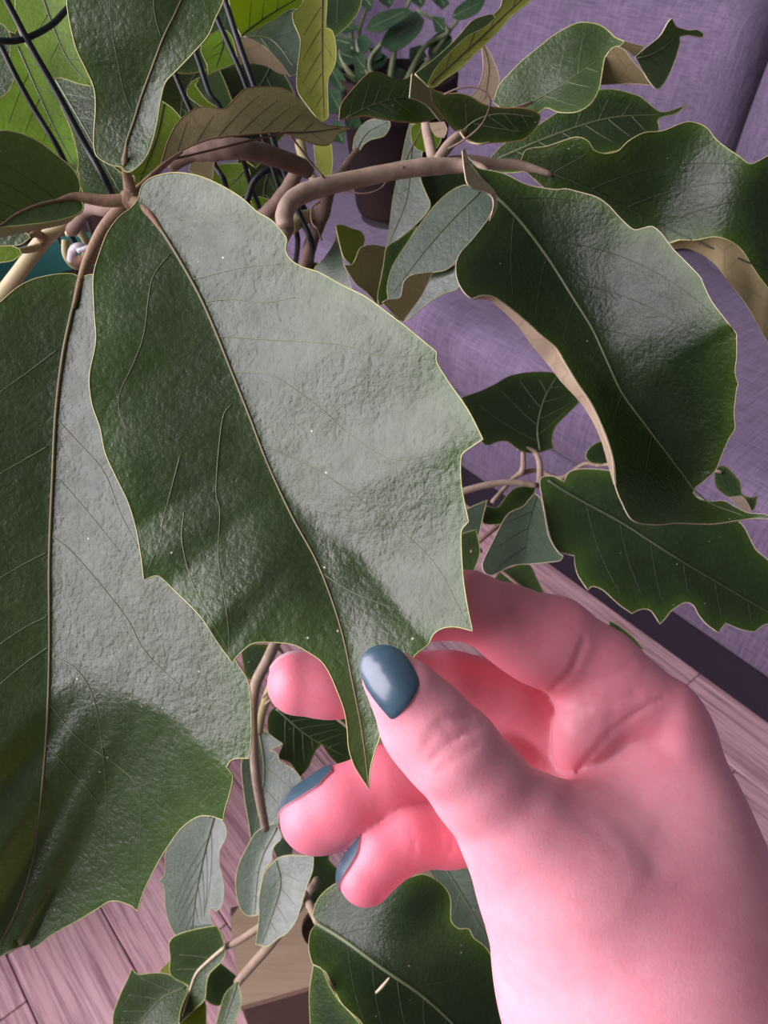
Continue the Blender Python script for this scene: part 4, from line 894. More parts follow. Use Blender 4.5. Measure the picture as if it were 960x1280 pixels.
def C3(px, py, d):      # camera-space point: x right, y down, z depth
    return np.array([(px - 480.0) / FPX * d, (py - 640.0) / FPX * d, d])
CHAIN = {   # joints (px, py, depth, radius in px) from the tip to the palm
 'thumb': [(487, 846, .1545, 35), (507, 868, .1545, 42), (535, 902, .1555, 50), (566, 940, .1565, 58), (600, 982, .158, 60), (645, 1035, .160, 70), (700, 1100, .163, 92)],
 'index': [(535, 768, .1805, 34), (585, 757, .1815, 42), (635, 778, .183, 46), (690, 800, .185, 54), (745, 842, .187, 58), (808, 900, .186, 62)],
 'middle': [(373, 855, .186, 38), (410, 855, .187, 40), (470, 856, .189, 41), (560, 862, .193, 46), (640, 880, .196, 53), (720, 930, .198, 64)],
 'ring': [(391, 1022, .181, 39), (430, 1003, .182, 41), (480, 980, .184, 43), (545, 955, .188, 45), (620, 945, .193, 50), (710, 975, .199, 60)],
 'pinky': [(458, 1096, .175, 34), (480, 1066, .1765, 36), (512, 1047, .178, 37), (560, 1040, .182, 40), (630, 1030, .190, 46), (720, 1050, .198, 58)],
}
def seg_cone(Pn, a, b, ra, rb):
    ab = b - a; L2 = ab @ ab
    t = np.clip(((Pn - a) @ ab) / L2, 0, 1)
    q = Pn - (a + t[..., None] * ab)
    return np.sqrt(np.einsum('...i,...i', q, q)) - (ra + (rb - ra) * t)
def smin(a, b, k):
    h = np.clip(0.5 + 0.5 * (b - a) / k, 0, 1)
    return b + (a - b) * h - k * h * (1 - h)
def ball(Pn, px, py, d, rx, ry, rz, rot=0.0):
    c = C3(px, py, d); s = d / FPX
    q = Pn - c
    if rot:
        cs, sn = math.cos(rot), math.sin(rot)
        x = q[..., 0] * cs + q[..., 1] * sn; y = -q[..., 0] * sn + q[..., 1] * cs
    else: x, y = q[..., 0], q[..., 1]
    r = np.array([rx, ry, rz]) * s
    e = np.sqrt((x / r[0]) ** 2 + (y / r[1]) ** 2 + (q[..., 2] / r[2]) ** 2) + 1e-9
    return (e - 1) * r.min() * np.clip(e, 0.5, 1.5) ** 0
GROOVES = [ # skin creases: polyline (px), depth mm, width px, depth range
 ([(533, 925), (548, 905), (566, 897), (590, 900)], 0.45, 3.5, (.13, .166)), ([(540, 950), (560, 930), (585, 915), (605, 905)], 0.40, 3, (.13, .166)), ([(548, 965), (575, 945), (600, 930)], 0.30, 3, (.13, .166)), ([(528, 938), (545, 920), (560, 908)], 0.3, 3, (.13, .166)), ([(545, 900), (562, 918), (580, 925)], 0.25, 3, (.13, .166)),
 ([(622, 735), (632, 760), (628, 788)], 0.35, 4, (.165, .19)), ([(642, 738), (646, 765), (640, 790)], 0.2, 3.5, (.165, .19)),
 ([(692, 860), (712, 842), (722, 820), (730, 800)], 0.55, 4, (.16, .19)), ([(735, 850), (760, 845), (790, 830)], 0.2, 4, (.15, .19)),
 ([(722, 965), (745, 936), (775, 905), (803, 886), (830, 871)], 0.45, 3.5, (.15, .195)), ([(695, 890), (730, 885), (765, 880), (800, 862)], 0.25, 3.5, (.15, .19)),
 ([(762, 868), (765, 895), (760, 915)], 0.2, 4, (.15, .19)), ([(790, 858), (795, 880), (785, 905)], 0.15, 4, (.15, .19)),
 ([(655, 745), (690, 765), (720, 790)], 0.10, 5, (.16, .19)), ([(740, 905), (770, 893), (800, 872)], 0.16, 3, (.15, .19)), ([(730, 870), (738, 895), (735, 920)], 0.16, 4, (.15, .19)), ([(775, 935), (810, 925), (850, 925)], 0.10, 5, (.15, .19)), ([(770, 965), (810, 955), (850, 960)], 0.09, 5, (.15, .19)), ([(715, 995), (745, 1010), (785, 1040), (820, 1085)], 0.30, 14, (.14, .18)), ([(700, 1010), (735, 1030), (770, 1065)], 0.16, 8, (.13, .18)), ([(610, 985), (640, 1000), (665, 990)], 0.09, 4, (.13, .17)), ([(475, 950), (478, 985), (470, 1010)], 0.14, 2.5, (.16, .19)), ([(512, 1034), (518, 1055), (514, 1085)], 0.3, 2.5, (.16, .19)), ([(556, 1025), (566, 1050), (558, 1078)], 0.3, 2.5, (.16, .19)),
 ([(720, 1000), (760, 1005), (800, 1000)], 0.2, 14, (.14, .18)), ([(640, 1170), (680, 1215), (730, 1250)], 0.15, 8, (.12, .17)),
]
def hand_sdf(Pn):
    chains = {}
    for nme, ch in CHAIN.items():
        best = None
        for (a, b) in zip(ch[:-1], ch[1:]):
            dd = seg_cone(Pn, C3(*a[:3]), C3(*b[:3]), a[3] * a[2] / FPX, b[3] * b[2] / FPX)
            best = dd if best is None else smin(best, dd, 0.0022)
        chains[nme] = best
    # fleshy pads of the fingers
    chains['thumb'] = smin(chains['thumb'], ball(Pn, 520, 905, .1595, 40, 46, 40), 0.006)
    chains['index'] = smin(chains['index'], ball(Pn, 668, 812, .1805, 46, 38, 40, 0.4), 0.006)
    chains['ring'] = smin(chains['ring'], ball(Pn, 420, 1018, .180, 44, 36, 36, -0.4), 0.006)
    # palm: back of the hand, knuckles, thenar eminence, web of the thumb, wrist
    palm = seg_cone(Pn, C3(790, 913, .190), C3(900, 1180, .186), 56 * .19 / FPX, 105 * .186 / FPX)
    palm = smin(palm, seg_cone(Pn, C3(735, 950, .200), C3(850, 1200, .198), 62 * .2 / FPX, 100 * .198 / FPX), 0.010)
    palm = smin(palm, seg_cone(Pn, C3(725, 1040, .203), C3(830, 1250, .200), 60 * .2 / FPX, 100 * .198 / FPX), 0.010)
    palm = smin(palm, ball(Pn, 852, 1030, .182, 72, 118, 92, -0.25), 0.012)
    th = ball(Pn, 790, 1150, .171, 118, 170, 110, -0.55)
    th = smin(th, seg_cone(Pn, C3(700, 1100, .163), C3(800, 1240, .170), 90 * .163 / FPX, 150 * .170 / FPX), 0.012)
    th = smin(th, seg_cone(Pn, C3(800, 1240, .170), C3(905, 1420, .182), 152 * .170 / FPX, 172 * .182 / FPX), 0.020)
    th = smin(th, seg_cone(Pn, C3(905, 1420, .182), C3(1010, 1700, .200), 172 * .182 / FPX, 178 * .200 / FPX), 0.020)
    palm = smin(palm, th, 0.014)
    web = seg_cone(Pn, C3(752, 1006, .1835), C3(842, 925, .1865), 44 * .183 / FPX, 44 * .1865 / FPX)     # web between thumb and index
    palm = smin(palm, web, 0.006)
    pad = smin(ball(Pn, 738, 902, .1820, 44, 58, 44, 0.35), ball(Pn, 782, 868, .1830, 56, 34, 42, 0.45), 0.005)   # pads at the root of the index finger
    pad = smin(pad, ball(Pn, 716, 940, .185, 24, 34, 30, 0.1), 0.003)
    pad2 = ball(Pn, 684, 950, .192, 30, 42, 36, -0.35)
    d = smin(palm, chains['thumb'], 0.009)
    idx = smin(chains['index'], pad, 0.003)
    idx = smin(idx, pad2, 0.0012)
    pxs = Pn[..., 0] / Pn[..., 2] * FPX + 480
    tt = np.clip((pxs - 812) / 50, 0, 1)
    d = smin(d, idx, 0.0007 + 0.0065 * tt * tt * (3 - 2 * tt))
    for nme, k in (('middle', 0.0022), ('ring', 0.0022), ('pinky', 0.0022)):
        far = smin(palm, chains[nme], 0.008)
        d = np.minimum(d, far) if nme != 'x' else d
        d = smin(d, chains[nme], 0.0008)
    # creases
    z = Pn[..., 2]
    near = np.abs(d) < 0.004
    if near.any():
        Q = Pn[near]; zz = Q[:, 2]
        px = Q[:, 0] / zz * FPX + 480; py = Q[:, 1] / zz * FPX + 640
        add = np.zeros(len(Q)); pq = np.stack([px, py], 1)
        for ln, dp, w, (z0, z1) in GROOVES:
            c = catmull(ln, 5)
            bb = (px > c[:, 0].min() - 4 * w) & (px < c[:, 0].max() + 4 * w) & (py > c[:, 1].min() - 4 * w) & (py < c[:, 1].max() + 4 * w) & (zz > z0) & (zz < z1)
            if not bb.any(): continue
            best = np.full(bb.sum(), 1e9)
            for i in range(len(c) - 1):
                a, b = c[i], c[i + 1]; ab = b - a
                t = np.clip(((pq[bb] - a) @ ab) / (ab @ ab + 1e-9), 0, 1)
                best = np.minimum(best, np.linalg.norm(pq[bb] - a - t[:, None] * ab, axis=1))
            add[bb] += dp * 0.001 * (np.exp(-(best / w) ** 2) - 0.18 * np.exp(-((best - 2 * w) / (1.2 * w)) ** 2))
        d[near] += add
    return d, chains

def surface_nets(Fv, org, h):
    nx, ny, nz = Fv.shape
    S = Fv < 0
    cell = np.zeros((nx - 1, ny - 1, nz - 1), np.int8)
    for dx in (0, 1):
        for dy in (0, 1):
            for dz in (0, 1):
                cell += S[dx:nx - 1 + dx, dy:ny - 1 + dy, dz:nz - 1 + dz]
    act = np.argwhere((cell > 0) & (cell < 8))
    idx = np.full(cell.shape, -1, np.int64); idx[tuple(act.T)] = np.arange(len(act))
    acc = np.zeros((len(act), 3)); cnt = np.zeros(len(act))
    cor = [(a, b, c) for a in (0, 1) for b in (0, 1) for c in (0, 1)]
    for a in cor:
        for ax in range(3):
            if a[ax]: continue
            b = list(a); b[ax] = 1
            fa = Fv[tuple((act + a).T)]; fb = Fv[tuple((act + b).T)]
            m = (fa < 0) != (fb < 0)
            t = fa[m] / (fa[m] - fb[m])
            p = np.tile(np.array(a, float), (m.sum(), 1)); p[:, ax] += t
            acc[m] += p; cnt[m] += 1
    V = org + h * (act + acc / cnt[:, None])
    quads = []
    for ax in range(3):
        sl0 = [slice(1, -1)] * 3; sl1 = [slice(1, -1)] * 3
        A = S.take(range(0, S.shape[ax] - 1), ax); B = S.take(range(1, S.shape[ax]), ax)
        E = np.argwhere(A != B)
        o1, o2 = [(1, 2), (2, 0), (0, 1)][ax]
        ok = (E[:, o1] > 0) & (E[:, o2] > 0) & (E[:, o1] < S.shape[o1] - 1) & (E[:, o2] < S.shape[o2] - 1)
        E = E[ok]
        def cidx(d1, d2):
            q = E.copy(); q[:, o1] -= d1; q[:, o2] -= d2
            return idx[tuple(q.T)]
        q = np.stack([cidx(1, 1), cidx(0, 1), cidx(0, 0), cidx(1, 0)], 1)
        fl = ~S[tuple(E.T)]
        q[fl] = q[fl][:, ::-1]
        quads.append(q)
    return V, np.vstack(quads)

HS = 0.00075
lo = np.array([-0.034, 0.008, 0.138]); hi = np.array([0.125, 0.190, 0.232])
nn = ((hi - lo) / HS).astype(int)
FV = np.empty(tuple(nn), np.float32)
gy = lo[1] + HS * np.arange(nn[1]); gz = lo[2] + HS * np.arange(nn[2])
BK = 12
cx = [np.arange(0, n, BK) for n in nn]
cc = np.stack(np.meshgrid(*[lo[k] + HS * (cx[k] + BK / 2) for k in range(3)], indexing='ij'), -1)
cdist = hand_sdf(cc)[0]
FV[:] = np.repeat(np.repeat(np.repeat(cdist, BK, 0), BK, 1), BK, 2)[:nn[0], :nn[1], :nn[2]]
act_ = np.argwhere(np.abs(cdist) < HS * BK * 0.87 + 0.004)
off = np.stack(np.meshgrid(*[np.arange(BK)] * 3, indexing='ij'), -1).reshape(-1, 3)
for k0 in range(0, len(act_), 120):
    gi = (act_[k0:k0 + 120, None] * BK + off[None]).reshape(-1, 3)
    gi = gi[(gi < nn).all(1)]
    FV[tuple(gi.T)] = hand_sdf(lo + HS * gi)[0]
FV[:, -1, :] = 0.01; FV[-1] = 0.01; FV[:, :, -1] = np.maximum(FV[:, :, -1], 0.0005)
HV, HF = surface_nets(FV, lo, HS)
def cam2world(v):
    return CAM + v[:, 0:1] * RT - v[:, 1:2] * UP + v[:, 2:3] * FW
_, chs = hand_sdf(HV)
fl = np.zeros(len(HV))
for nme, amt in (('middle', 0.75), ('ring', 0.9), ('pinky', 0.95), ('index', 0.5), ('thumb', 0.06)):
    near = np.clip(1 - np.abs(chs[nme]) / 0.004, 0, 1)
    fl = np.maximum(fl, amt * near)
for (px, py, d, r, amt) in ((640, 770, .177, 60, .45), (760, 890, .172, 60, .30), (560, 920, .150, 45, .25), (495, 885, .15, 40, .3), (830, 930, .172, 60, .3), (720, 960, .18, 50, .4)):
    fl = np.maximum(fl, amt * np.exp(-(np.linalg.norm(HV - C3(px, py, d), axis=1) / (r * d / FPX)) ** 2))
hand = thing('hand', 'bare hand pinching the leaflet tip, nails painted glossy slate blue', 'hand', tuple(P(930, 1380, .19)))
hb = obj('hand_skin', cam2world(HV), HF[:, ::-1] if False else HF, M['skin'], hand, attrs={'flush': fl})
me = hb.data
# make sure the faces look outward
c0 = np.array(me.polygons[0].center)
bm = bmesh.new(); bm.from_mesh(me); bmesh.ops.recalc_face_normals(bm, faces=bm.faces)
for _ in range(2): bmesh.ops.smooth_vert(bm, verts=bm.verts, factor=0.5, use_axis_x=True, use_axis_y=True, use_axis_z=True)
bm.to_mesh(me); bm.free(); me.update()
me.polygons.foreach_set('use_smooth', np.ones(len(me.polygons), bool))

def surf_depth(px, py, z0=0.139, z1=0.20):
    px = np.asarray(px, float); py = np.asarray(py, float)
    z = np.full(len(px), z0)
    for _ in range(60):
        Q = np.stack([(px - 480) / FPX * z, (py - 640) / FPX * z, z], -1)
        z = np.minimum(z + np.maximum(hand_sdf(Q)[0], 0) * 0.9, z1)
    return z
# thumbnail: a curved plate lying on the thumb
nail_out = [(450, 838), (452, 822), (461, 811), (474, 806), (489, 807), (502, 814), (513, 828), (521, 843), (524, 856), (518, 870), (508, 884), (496, 896), (489, 899), (480, 890), (467, 874), (456, 857)]
npoly = outline_curve(nail_out)
xs, ys = np.meshgrid(np.arange(450, 525, 3.0), np.arange(806, 900, 3.0)); G = np.stack([xs.ravel(), ys.ravel()], 1)
G = G[inside(G, npoly)]; G = G[polydist(G, npoly, True)[0] > 1.6]
allp = np.vstack([npoly, G]); n0 = len(npoly)
v_, e_, f_, _, _, _ = delaunay_2d_cdt([Vector(p) for p in allp], [(i, (i + 1) % n0) for i in range(n0)], [], 1, 1e-4)
q = np.array([(v.x, v.y) for v in v_]); tri = np.array([tuple(f) for f in f_], int)
a = np.cross(q[tri[:, 1]] - q[tri[:, 0]], q[tri[:, 2]] - q[tri[:, 0]]); tri[a > 0] = tri[a > 0][:, ::-1]
# smooth dome in the thumb's own frame
axd = np.array([0.64, 0.77]); pe = np.array([-0.77, 0.64]); ctr = np.array([487.0, 848.0])
u = (q - ctr) @ axd; w = (q - ctr) @ pe
sdq = surf_depth(q[:, 0], q[:, 1])
okd = sdq < 0.16
A_ = np.stack([np.ones(len(q)), u, w, u * u, w * w, u * w], 1) / 1.0
kf = np.linalg.lstsq(A_[okd], sdq[okd], rcond=None)[0]
z = A_ @ kf
z = np.minimum(z - 0.0005, np.where(okd, sdq - 0.00035, 1.0))
z = 0.6 * (A_ @ np.linalg.lstsq(A_, z, rcond=None)[0] - 0.0002) + 0.4 * z
ed = polydist(q, npoly, True)[0]
z = z + 0.00025 * np.exp(-(ed / 2.5) ** 2)
W = PA(np.hstack([q, z[:, None]]))
edd = {}
for t in tri:
    for i in range(3): edd[(t[i], t[(i + 1) % 3])] = 1
nx_ = {a_: b_ for (a_, b_) in edd if (b_, a_) not in edd}
st = next(iter(nx_)); loop = [st]; c = nx_[st]
while c != st: loop.append(c); c = nx_[c]
sheet('thumbnail', W, tri, loop, 0.0013, [M['nail'], M['nail'], M['nail']], hand, label='slate blue polished thumbnail')

def finger_nail(key, dorsal, length_px, wide, over_px, name='fingernail'):
    """curved nail plate on the back of a fingertip; ch = finger chain"""
    ch = CHAIN[key]
    a = C3(*ch[0][:3]); b = C3(*ch[1][:3]); r = ch[0][3] * ch[0][2] / FPX
    axv = a - b; axv /= np.linalg.norm(axv)
    n = np.array(dorsal, float); n -= axv * (n @ axv); n /= np.linalg.norm(n)
    s = np.cross(axv, n); px = ch[0][2] / FPX
    U, Wn = 14, 12; org = []; dirs = []
    for i in range(U):
        t = i / (U - 1); uu = (-length_px + (length_px + ch[0][3] + over_px) * t) * px
        hwid = wide * (1 - 0.55 * max(0, (t - 0.55) / 0.45) ** 2.2) * (0.75 + 0.25 * min(1, t / 0.25))
        for j in range(Wn):
            th = (j / (Wn - 1) * 2 - 1) * hwid
            rad = math.cos(th) * n + math.sin(th) * s
            if uu <= 0: org.append(a + axv * uu); dirs.append(rad)
            else:
                ph = min(1.15, uu / r * 1.1)
                org.append(a); dirs.append(rad * math.cos(ph) + axv * math.sin(ph))
    org = np.array(org); dirs = np.array(dirs)
    # lay the plate on the actual skin of this finger
    t0 = np.zeros(len(org)); t1 = np.full(len(org), 2.2 * r)
    for _ in range(22):
        tm = (t0 + t1) / 2
        v = hand_sdf(org + dirs * tm[:, None])[1][key]
        t0 = np.where(v < 0.0006, tm, t0); t1 = np.where(v < 0.0006, t1, tm)
    Vt = org + dirs * (t0 + 0.0002)[:, None]
    Vt = np.array(Vt); F = []
    for i in range(U - 1):
        for j in range(Wn - 1):
            p0 = i * Wn + j; F += [(p0, p0 + 1, p0 + Wn + 1), (p0, p0 + Wn + 1, p0 + Wn)]
    F = np.array(F); W = cam2world(Vt)
    cen = cam2world(a[None])[0]
    c3 = np.cross(W[F[:, 1]] - W[F[:, 0]], W[F[:, 2]] - W[F[:, 0]])
    lp = list(range(Wn)) + [i * Wn + Wn - 1 for i in range(1, U)] + [(U - 1) * Wn + j for j in range(Wn - 2, -1, -1)] + [i * Wn for i in range(U - 2, 0, -1)]
    if np.einsum('ij,ij->i', c3, W[F[:, 0]] - cen).sum() < 0: F = F[:, ::-1]
    else: lp = lp[::-1]
    lp = lp[::-1]
    return sheet(name, W, F, lp, 0.0007, [M['nail'], M['nail_edge'], M['nail_edge']], hand, label='slate blue polished fingernail seen from its edge')
finger_nail('middle', (-0.3, -0.70, 0.75), 36, 0.8, -2)
finger_nail('ring', (-0.44, -0.90, 0.42), 46, 1.0, 0)
finger_nail('pinky', (-0.80, -0.58, 0.38), 34, 1.0, 0)

M['wood_mid'] = simple('mid_plywood', (0.22, 0.15, 0.10), (0.26, 0.18, 0.12), 0.6, 0.3, 8, 0.1, stretch=(2, 30, 30))
# ------------------------------------------------------------------ planter, trellis, clip
def lathe(prof, c, n=48):
    prof = np.array(prof, float); V = []; F = []
    for r, z in prof:
        for k in range(n):
            a = 2 * math.pi * k / n; V.append((c[0] + r * math.cos(a), c[1] + r * math.sin(a), c[2] + z))
    for i in range(len(prof) - 1):
        for k in range(n):
            a = i * n + k; b = i * n + (k + 1) % n
            F.append((a, b, b + n, a + n))
    return np.array(V), F
TZ = 0.63
tz = POT_C[2]; H = tz - TZ
pot = thing('planter', 'teal round planter standing under the vine on the sideboard', 'planter', (POT_C[0], POT_C[1], TZ))
c = np.array([POT_C[0], POT_C[1], TZ])
V, F = lathe([(0.0, 0), (0.075, 0), (0.08, 0.006), (0.105, H - 0.03), (0.115, H - 0.03), (0.117, H), (0.107, H), (0.104, H - 0.028), (0.0, H - 0.03)], c)
obj('pot_body', V, F, M['teal'], pot)
V, F = lathe([(0.0, H - 0.024), (0.05, H - 0.022), (0.104, H - 0.026)], c); obj('soil', V, F, M['soil'], pot)
trellis = thing('wire_trellis', 'dark green coated wire trellis standing in the planter among the leaves', 'trellis', (POT_C[0], POT_C[1], POT_C[2] - 0.03))
BASE = lambda x, y: (x, y, 0.665)
def wire(pts, r=3.6, name='wire'):
    if pts[-1][2] > 0.6: pts = pts[:-1] + [(108 + len(trellis.children) * 5, 368, 0.665)]      # pushed into the soil
    return px_tube(name, pts, r, M['wire'], trellis, sides=8)
wire([(-40, -90, 0.225), (8, 0, 0.235), (38, 57, 0.24), (70, 113, 0.246), (105, 178, 0.253), (140, 243, 0.262), (160, 320, 0.32), (165, 400, 0.45), (150, 445, 0.65)], [4.2] * 6 + [3.6, 2.6, 1.8])
wire([(-30, 0, 0.262), (0, 55, 0.268), (20, 95, 0.272), (45, 140, 0.278), (75, 190, 0.285), (105, 260, 0.31), (130, 350, 0.42), (135, 435, 0.65)], [3.6] * 6 + [2.4, 1.6])
wire([(-20, 110, 0.30), (0, 145, 0.30), (12, 165, 0.30), (40, 230, 0.33), (90, 330, 0.45), (120, 440, 0.64)], [3.2] * 3 + [3, 2.2, 1.6])
wire([(262, -50, 0.30), (281, 0, 0.302), (298, 52, 0.304), (318, 108, 0.308), (345, 185, 0.318), (372, 262, 0.33), (390, 318, 0.345), (350, 380, 0.45), (190, 430, 0.65)], [3.8] * 7 + [2.6, 1.8], )
wire([(250, -30, 0.31), (270, 20, 0.312), (293, 72, 0.315), (308, 108, 0.318), (332, 182, 0.328), (352, 245, 0.338), (372, 310, 0.35), (330, 380, 0.46), (180, 432, 0.655)], [3.4] * 7 + [2.4, 1.7])
wire([(225, 20, 0.32), (246, 70, 0.322), (262, 116, 0.325), (277, 138, 0.328), (310, 220, 0.34), (320, 320, 0.42), (170, 440, 0.66)], [3.2] * 5 + [2.4, 1.7])
wire([(195, 30, 0.33), (220, 95, 0.332), (238, 137, 0.334), (268, 205, 0.34), (283, 236, 0.345), (290, 320, 0.42), (160, 440, 0.66)], [3.4] * 5 + [2.4, 1.7])
wire([(-60, 46, 0.232), (0, 51, 0.236), (25, 50, 0.239), (48, 41, 0.242), (68, 28, 0.248), (88, 8, 0.256), (130, -20, 0.27), (200, -25, 0.29), (262, -45, 0.30)], 4.0, 'ring_wire')
wire([(300, 262, 0.345), (308, 252, 0.342), (318, 226, 0.338), (337, 212, 0.338), (356, 222, 0.345), (385, 270, 0.36)], 4.2, 'ring_wire')
wire([(78, 275, 0.255), (88, 292, 0.254), (97, 308, 0.256)], 3.0)
clip = thing('plant_clip', 'small white plastic clip tying a stem to the wire', 'clip', tuple(P(97, 318, .255)))
px_tube('clip_band', [(88, 325, 0.256), (91, 312, 0.252), (99, 308, 0.251), (108, 310, 0.254)], [4.5, 5, 5, 4], M['white'], clip)
px_tube('clip_pin', [(97, 314, 0.25), (112, 309, 0.25), (120, 307, 0.253)], [3, 3.2, 3], M['white'], clip)

# ------------------------------------------------------------------ second houseplant behind
ZC = P(497, 92, 1.18)
zz = thing('potted_zz_plant', 'potted houseplant with rows of small dark oval leaflets in front of the sofa', 'plant', (ZC[0], ZC[1], ZC[2] - 0.20))
zb = np.array([ZC[0], ZC[1], ZC[2] - 0.20])
V, F = lathe([(0, 0), (0.062, 0), (0.066, 0.01), (0.082, 0.15), (0.088, 0.152), (0.09, 0.20), (0.08, 0.20), (0.078, 0.17), (0, 0.168)], zb, 40)
obj('pot', V, F, M['terracotta'], zz, label='dark terracotta pot')
V, F = lathe([(0, 0.178), (0.05, 0.18), (0.079, 0.176)], zb, 40); obj('soil', V, F, M['soil'], zz)
M['zz_leaf'] = leaf_top('zz_leaf', (0.014, 0.04, 0.016), (0.024, 0.06, 0.022), (0.08, 0.2, 0.02), 0.12, 0.28, 0.6, dust=False, bumpk=0.2)
M['zz_stem'] = simple('zz_stem', (0.10, 0.14, 0.06), (0.14, 0.17, 0.08), 0.5)
ZL = [[(457, 37), (467, 20), (487, 12), (507, 10), (517, 15), (500, 27), (475, 40)], [(475, 55), (485, 37), (505, 20), (520, 15), (531, 25), (525, 40), (507, 57), (490, 64)], [(412, 27), (425, 22), (442, 27), (447, 37), (430, 41), (415, 35)],
 [(535, 67), (540, 47), (555, 37), (565, 47), (560, 60), (540, 76)], [(460, 75), (472, 65), (484, 70), (480, 82), (460, 91)], [(482, 87), (500, 85), (510, 90), (505, 99), (490, 98)], [(565, 22), (570, 10), (590, -4), (607, 0), (598, 15), (577, 25)],
 [(440, -25), (455, -20), (466, 0), (463, 14), (450, 5)], [(468, -25), (482, -22), (492, 0), (486, 10), (472, -2)], [(506, -28), (520, -20), (532, 0), (526, 10), (512, -2)], [(536, -25), (552, -15), (562, 4), (553, 12), (541, 0)], [(572, -30), (590, -28), (602, -10), (590, -4), (576, -14)],
 [(414, 48), (428, 42), (442, 50), (438, 60), (422, 60)], [(424, 66), (436, 60), (448, 68), (446, 80), (430, 78)], [(406, 82), (420, 84), (432, 100), (430, 116), (414, 104)], [(436, 92), (448, 88), (458, 100), (450, 112), (438, 106)], [(452, 110), (466, 104), (478, 112), (468, 122), (456, 120)], [(420, 118), (434, 116), (446, 130), (438, 140), (424, 132)], [(446, 48), (456, 44), (466, 54), (458, 66), (448, 60)], [(425, -10), (436, -14), (444, 4), (436, 14), (426, 6)],
 [(400, -20), (420, -20), (424, 10), (412, 24), (402, 8)], [(404, 30), (418, 36), (420, 60), (408, 70), (400, 50)], [(428, 10), (442, 14), (440, 34), (428, 30)], [(410, 60), (428, 64), (430, 86), (414, 88)], [(440, 64), (456, 66), (458, 86), (444, 90)], [(410, 110), (426, 112), (428, 140), (412, 142)], [(430, 138), (448, 136), (452, 158), (434, 164)], [(446, 118), (462, 124), (458, 144), (444, 140)], [(462, 60), (476, 58), (478, 72), (466, 78)], [(512, 60), (526, 56), (534, 70), (522, 82), (512, 74)], [(540, 20), (556, 22), (556, 40), (544, 40)], [(416, 150), (432, 156), (430, 180), (416, 176)]]
for i, zp in enumerate(ZL):
    cz = np.mean(zp, 0); dz = 1.12 + 0.018 * ((i * 7) % 6)
    tip = max(zp, key=lambda p_: (p_[0] - cz[0]) ** 2 + (p_[1] - cz[1]) ** 2); bs = tuple(2 * cz - np.array(tip))
    leaf(zp, [(cz[0], cz[1] - 20, dz + 0.012), (cz[0] + 20, cz[1] + 10, dz - 0.006), (cz[0] - 20, cz[1] + 10, dz + 0.004)], [bs, tuple(cz), tip], fold=(0.4, 0.4), mat='zz_leaf', back='zz_leaf', rim='zz_leaf', mr=0, veins=None, mw=0.5, mmat='zz_stem', parent=zz, name='leaflet', soft=3.0, thick=0.0006, grid=4.0)
ZS = [[(470, 120), (440, 60), (447, -30)], [(475, 120), (447, 55), (470, -20)], [(480, 120), (462, 80), (482, 50), (520, 14)], [(500, 118), (530, 60), (560, 38), (520, 12)], [(505, 118), (540, 70), (590, 0)], [(485, 118), (500, 30), (530, -30)], [(462, 118), (430, 80), (418, 30)], [(458, 122), (440, 100), (420, 90)]]
for i, sp in enumerate(ZS):
    px_tube('zz_stem', [(x, y, 1.19 - 0.012 * k) for k, (x, y) in enumerate(sp)], [4.5] + [3.2] * (len(sp) - 2) + [1.5], M['zz_stem'], zz, sides=7)
st = thing('plant_stand', 'slim black metal stand carrying the potted houseplant', 'plant stand', (ZC[0], ZC[1], 0))
V, F = lathe([(0, zb[2] - 0.012), (0.058, zb[2] - 0.012), (0.058, zb[2]), (0, zb[2])], (ZC[0], ZC[1], 0), 40); obj('top_plate', V, F, M['black_metal'], st, smooth=False)
V, F = tube_geo(np.array([(ZC[0], ZC[1], 0.01), (ZC[0], ZC[1], zb[2] - 0.012)]), 0.009, 12); obj('post', V, F, M['black_metal'], st)
V, F = lathe([(0, 0), (0.09, 0), (0.09, 0.008), (0.02, 0.014), (0, 0.014)], (ZC[0], ZC[1], 0), 40); obj('foot', V, F, M['black_metal'], st, smooth=False)

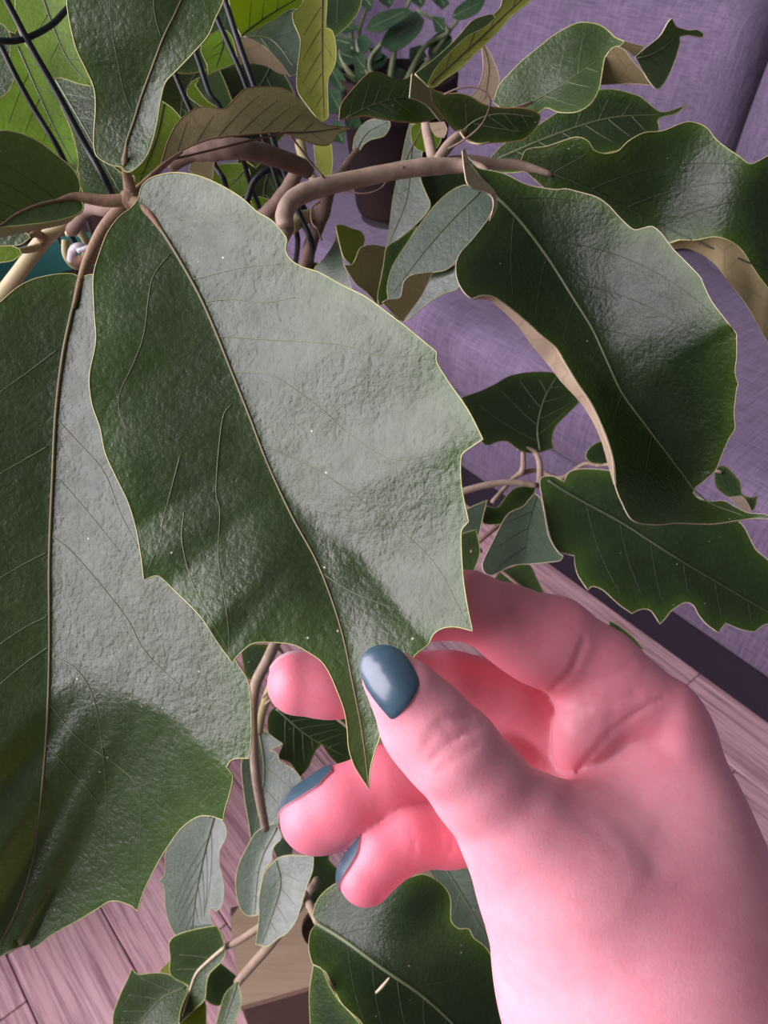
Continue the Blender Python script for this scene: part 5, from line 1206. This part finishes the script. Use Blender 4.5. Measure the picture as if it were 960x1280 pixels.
# ------------------------------------------------------------------ low wooden box on the floor with rounded hand holes
SZ = 0.20
a = floor_at(300, 1258, SZ); b = floor_at(394, 1231, SZ); e = floor_at(352, 1176, SZ)
xv = (b - a); xv /= np.linalg.norm(xv); yv = np.array([-xv[1], xv[0], 0])
bx = thing('wooden_box', 'low pale plywood box with a rounded hand hole standing on the floorboards', 'box', tuple(a + xv * 0.15 + yv * 0.06 - np.array([0, 0, SZ])))
bl = np.array([a[0], a[1], 0.0])
def obox(name, x0, x1, y0, y1, z0, z1, mat, bev=0.003):
    bm = box_bm(x0, x1, y0, y1, z0, z1, bev, 2)
    for v in bm.verts:
        w = bl + xv * v.co.x + yv * v.co.y; v.co = Vector((w[0], w[1], v.co.z))
    return bm_obj(name, bm, mat, bx)
LX, LY = 0.30, 0.115
# lid with a hand hole (an outline with a stadium shaped opening)
hole = [(0.108 + 0.028 * math.cos(t) + (0.05 if math.cos(t) > 0 else 0), 0.058 + 0.026 * math.sin(t)) for t in np.linspace(0, 2 * math.pi, 32, endpoint=False)]
hole = np.array(hole); outer = np.array([(0, 0), (LX, 0), (LX, LY), (0.02, LY), (0, LY - 0.02)])
allp = np.vstack([outer, hole]); no, nh = len(outer), len(hole)
v_, e_, f_, _, _, _ = delaunay_2d_cdt([Vector(p) for p in allp], [(i, (i + 1) % no) for i in range(no)] + [(no + i, no + (i + 1) % nh) for i in range(nh)], [], 1, 1e-6)
q = np.array([(v.x, v.y) for v in v_]); F = []
for t in f_:
    cc = q[list(t)].mean(0)
    if inside(cc[None], hole)[0]: continue
    F.append(tuple(t))
n0 = len(q); W = np.array([bl + xv * p[0] + yv * p[1] + np.array([0, 0, SZ]) for p in q])
FF = []
for t in F:
    ar = np.cross(q[t[1]] - q[t[0]], q[t[2]] - q[t[0]])
    t = t if ar > 0 else t[::-1]
    FF += [t, tuple(i + n0 for i in t[::-1])]
for k in range(no): i, j = k, (k + 1) % no; FF.append((i, j, j + n0, i + n0)[::-1])
for k in range(nh): i, j = no + k, no + (k + 1) % nh; FF.append((i, j, j + n0, i + n0))
obj('lid', np.vstack([W, W - np.array([0, 0, 0.014])]), FF, M['wood_pale'], bx, smooth=False)
obox('inner_board', 0.012, LX - 0.012, 0.012, LY - 0.012, SZ - 0.05, SZ - 0.04, M['wood_mid'])
obox('side_panel', 0.0, LX, 0.0, 0.012, 0.0, SZ - 0.014, M['wood_dark'])
obox('side_panel', 0.0, LX, LY - 0.012, LY, 0.0, SZ - 0.014, M['wood_dark'])
obox('end_panel', 0.0, 0.012, 0.012, LY - 0.012, 0.0, SZ - 0.014, M['wood_dark'])
obox('end_panel', LX - 0.012, LX, 0.012, LY - 0.012, 0.0, SZ - 0.014, M['wood_dark'])
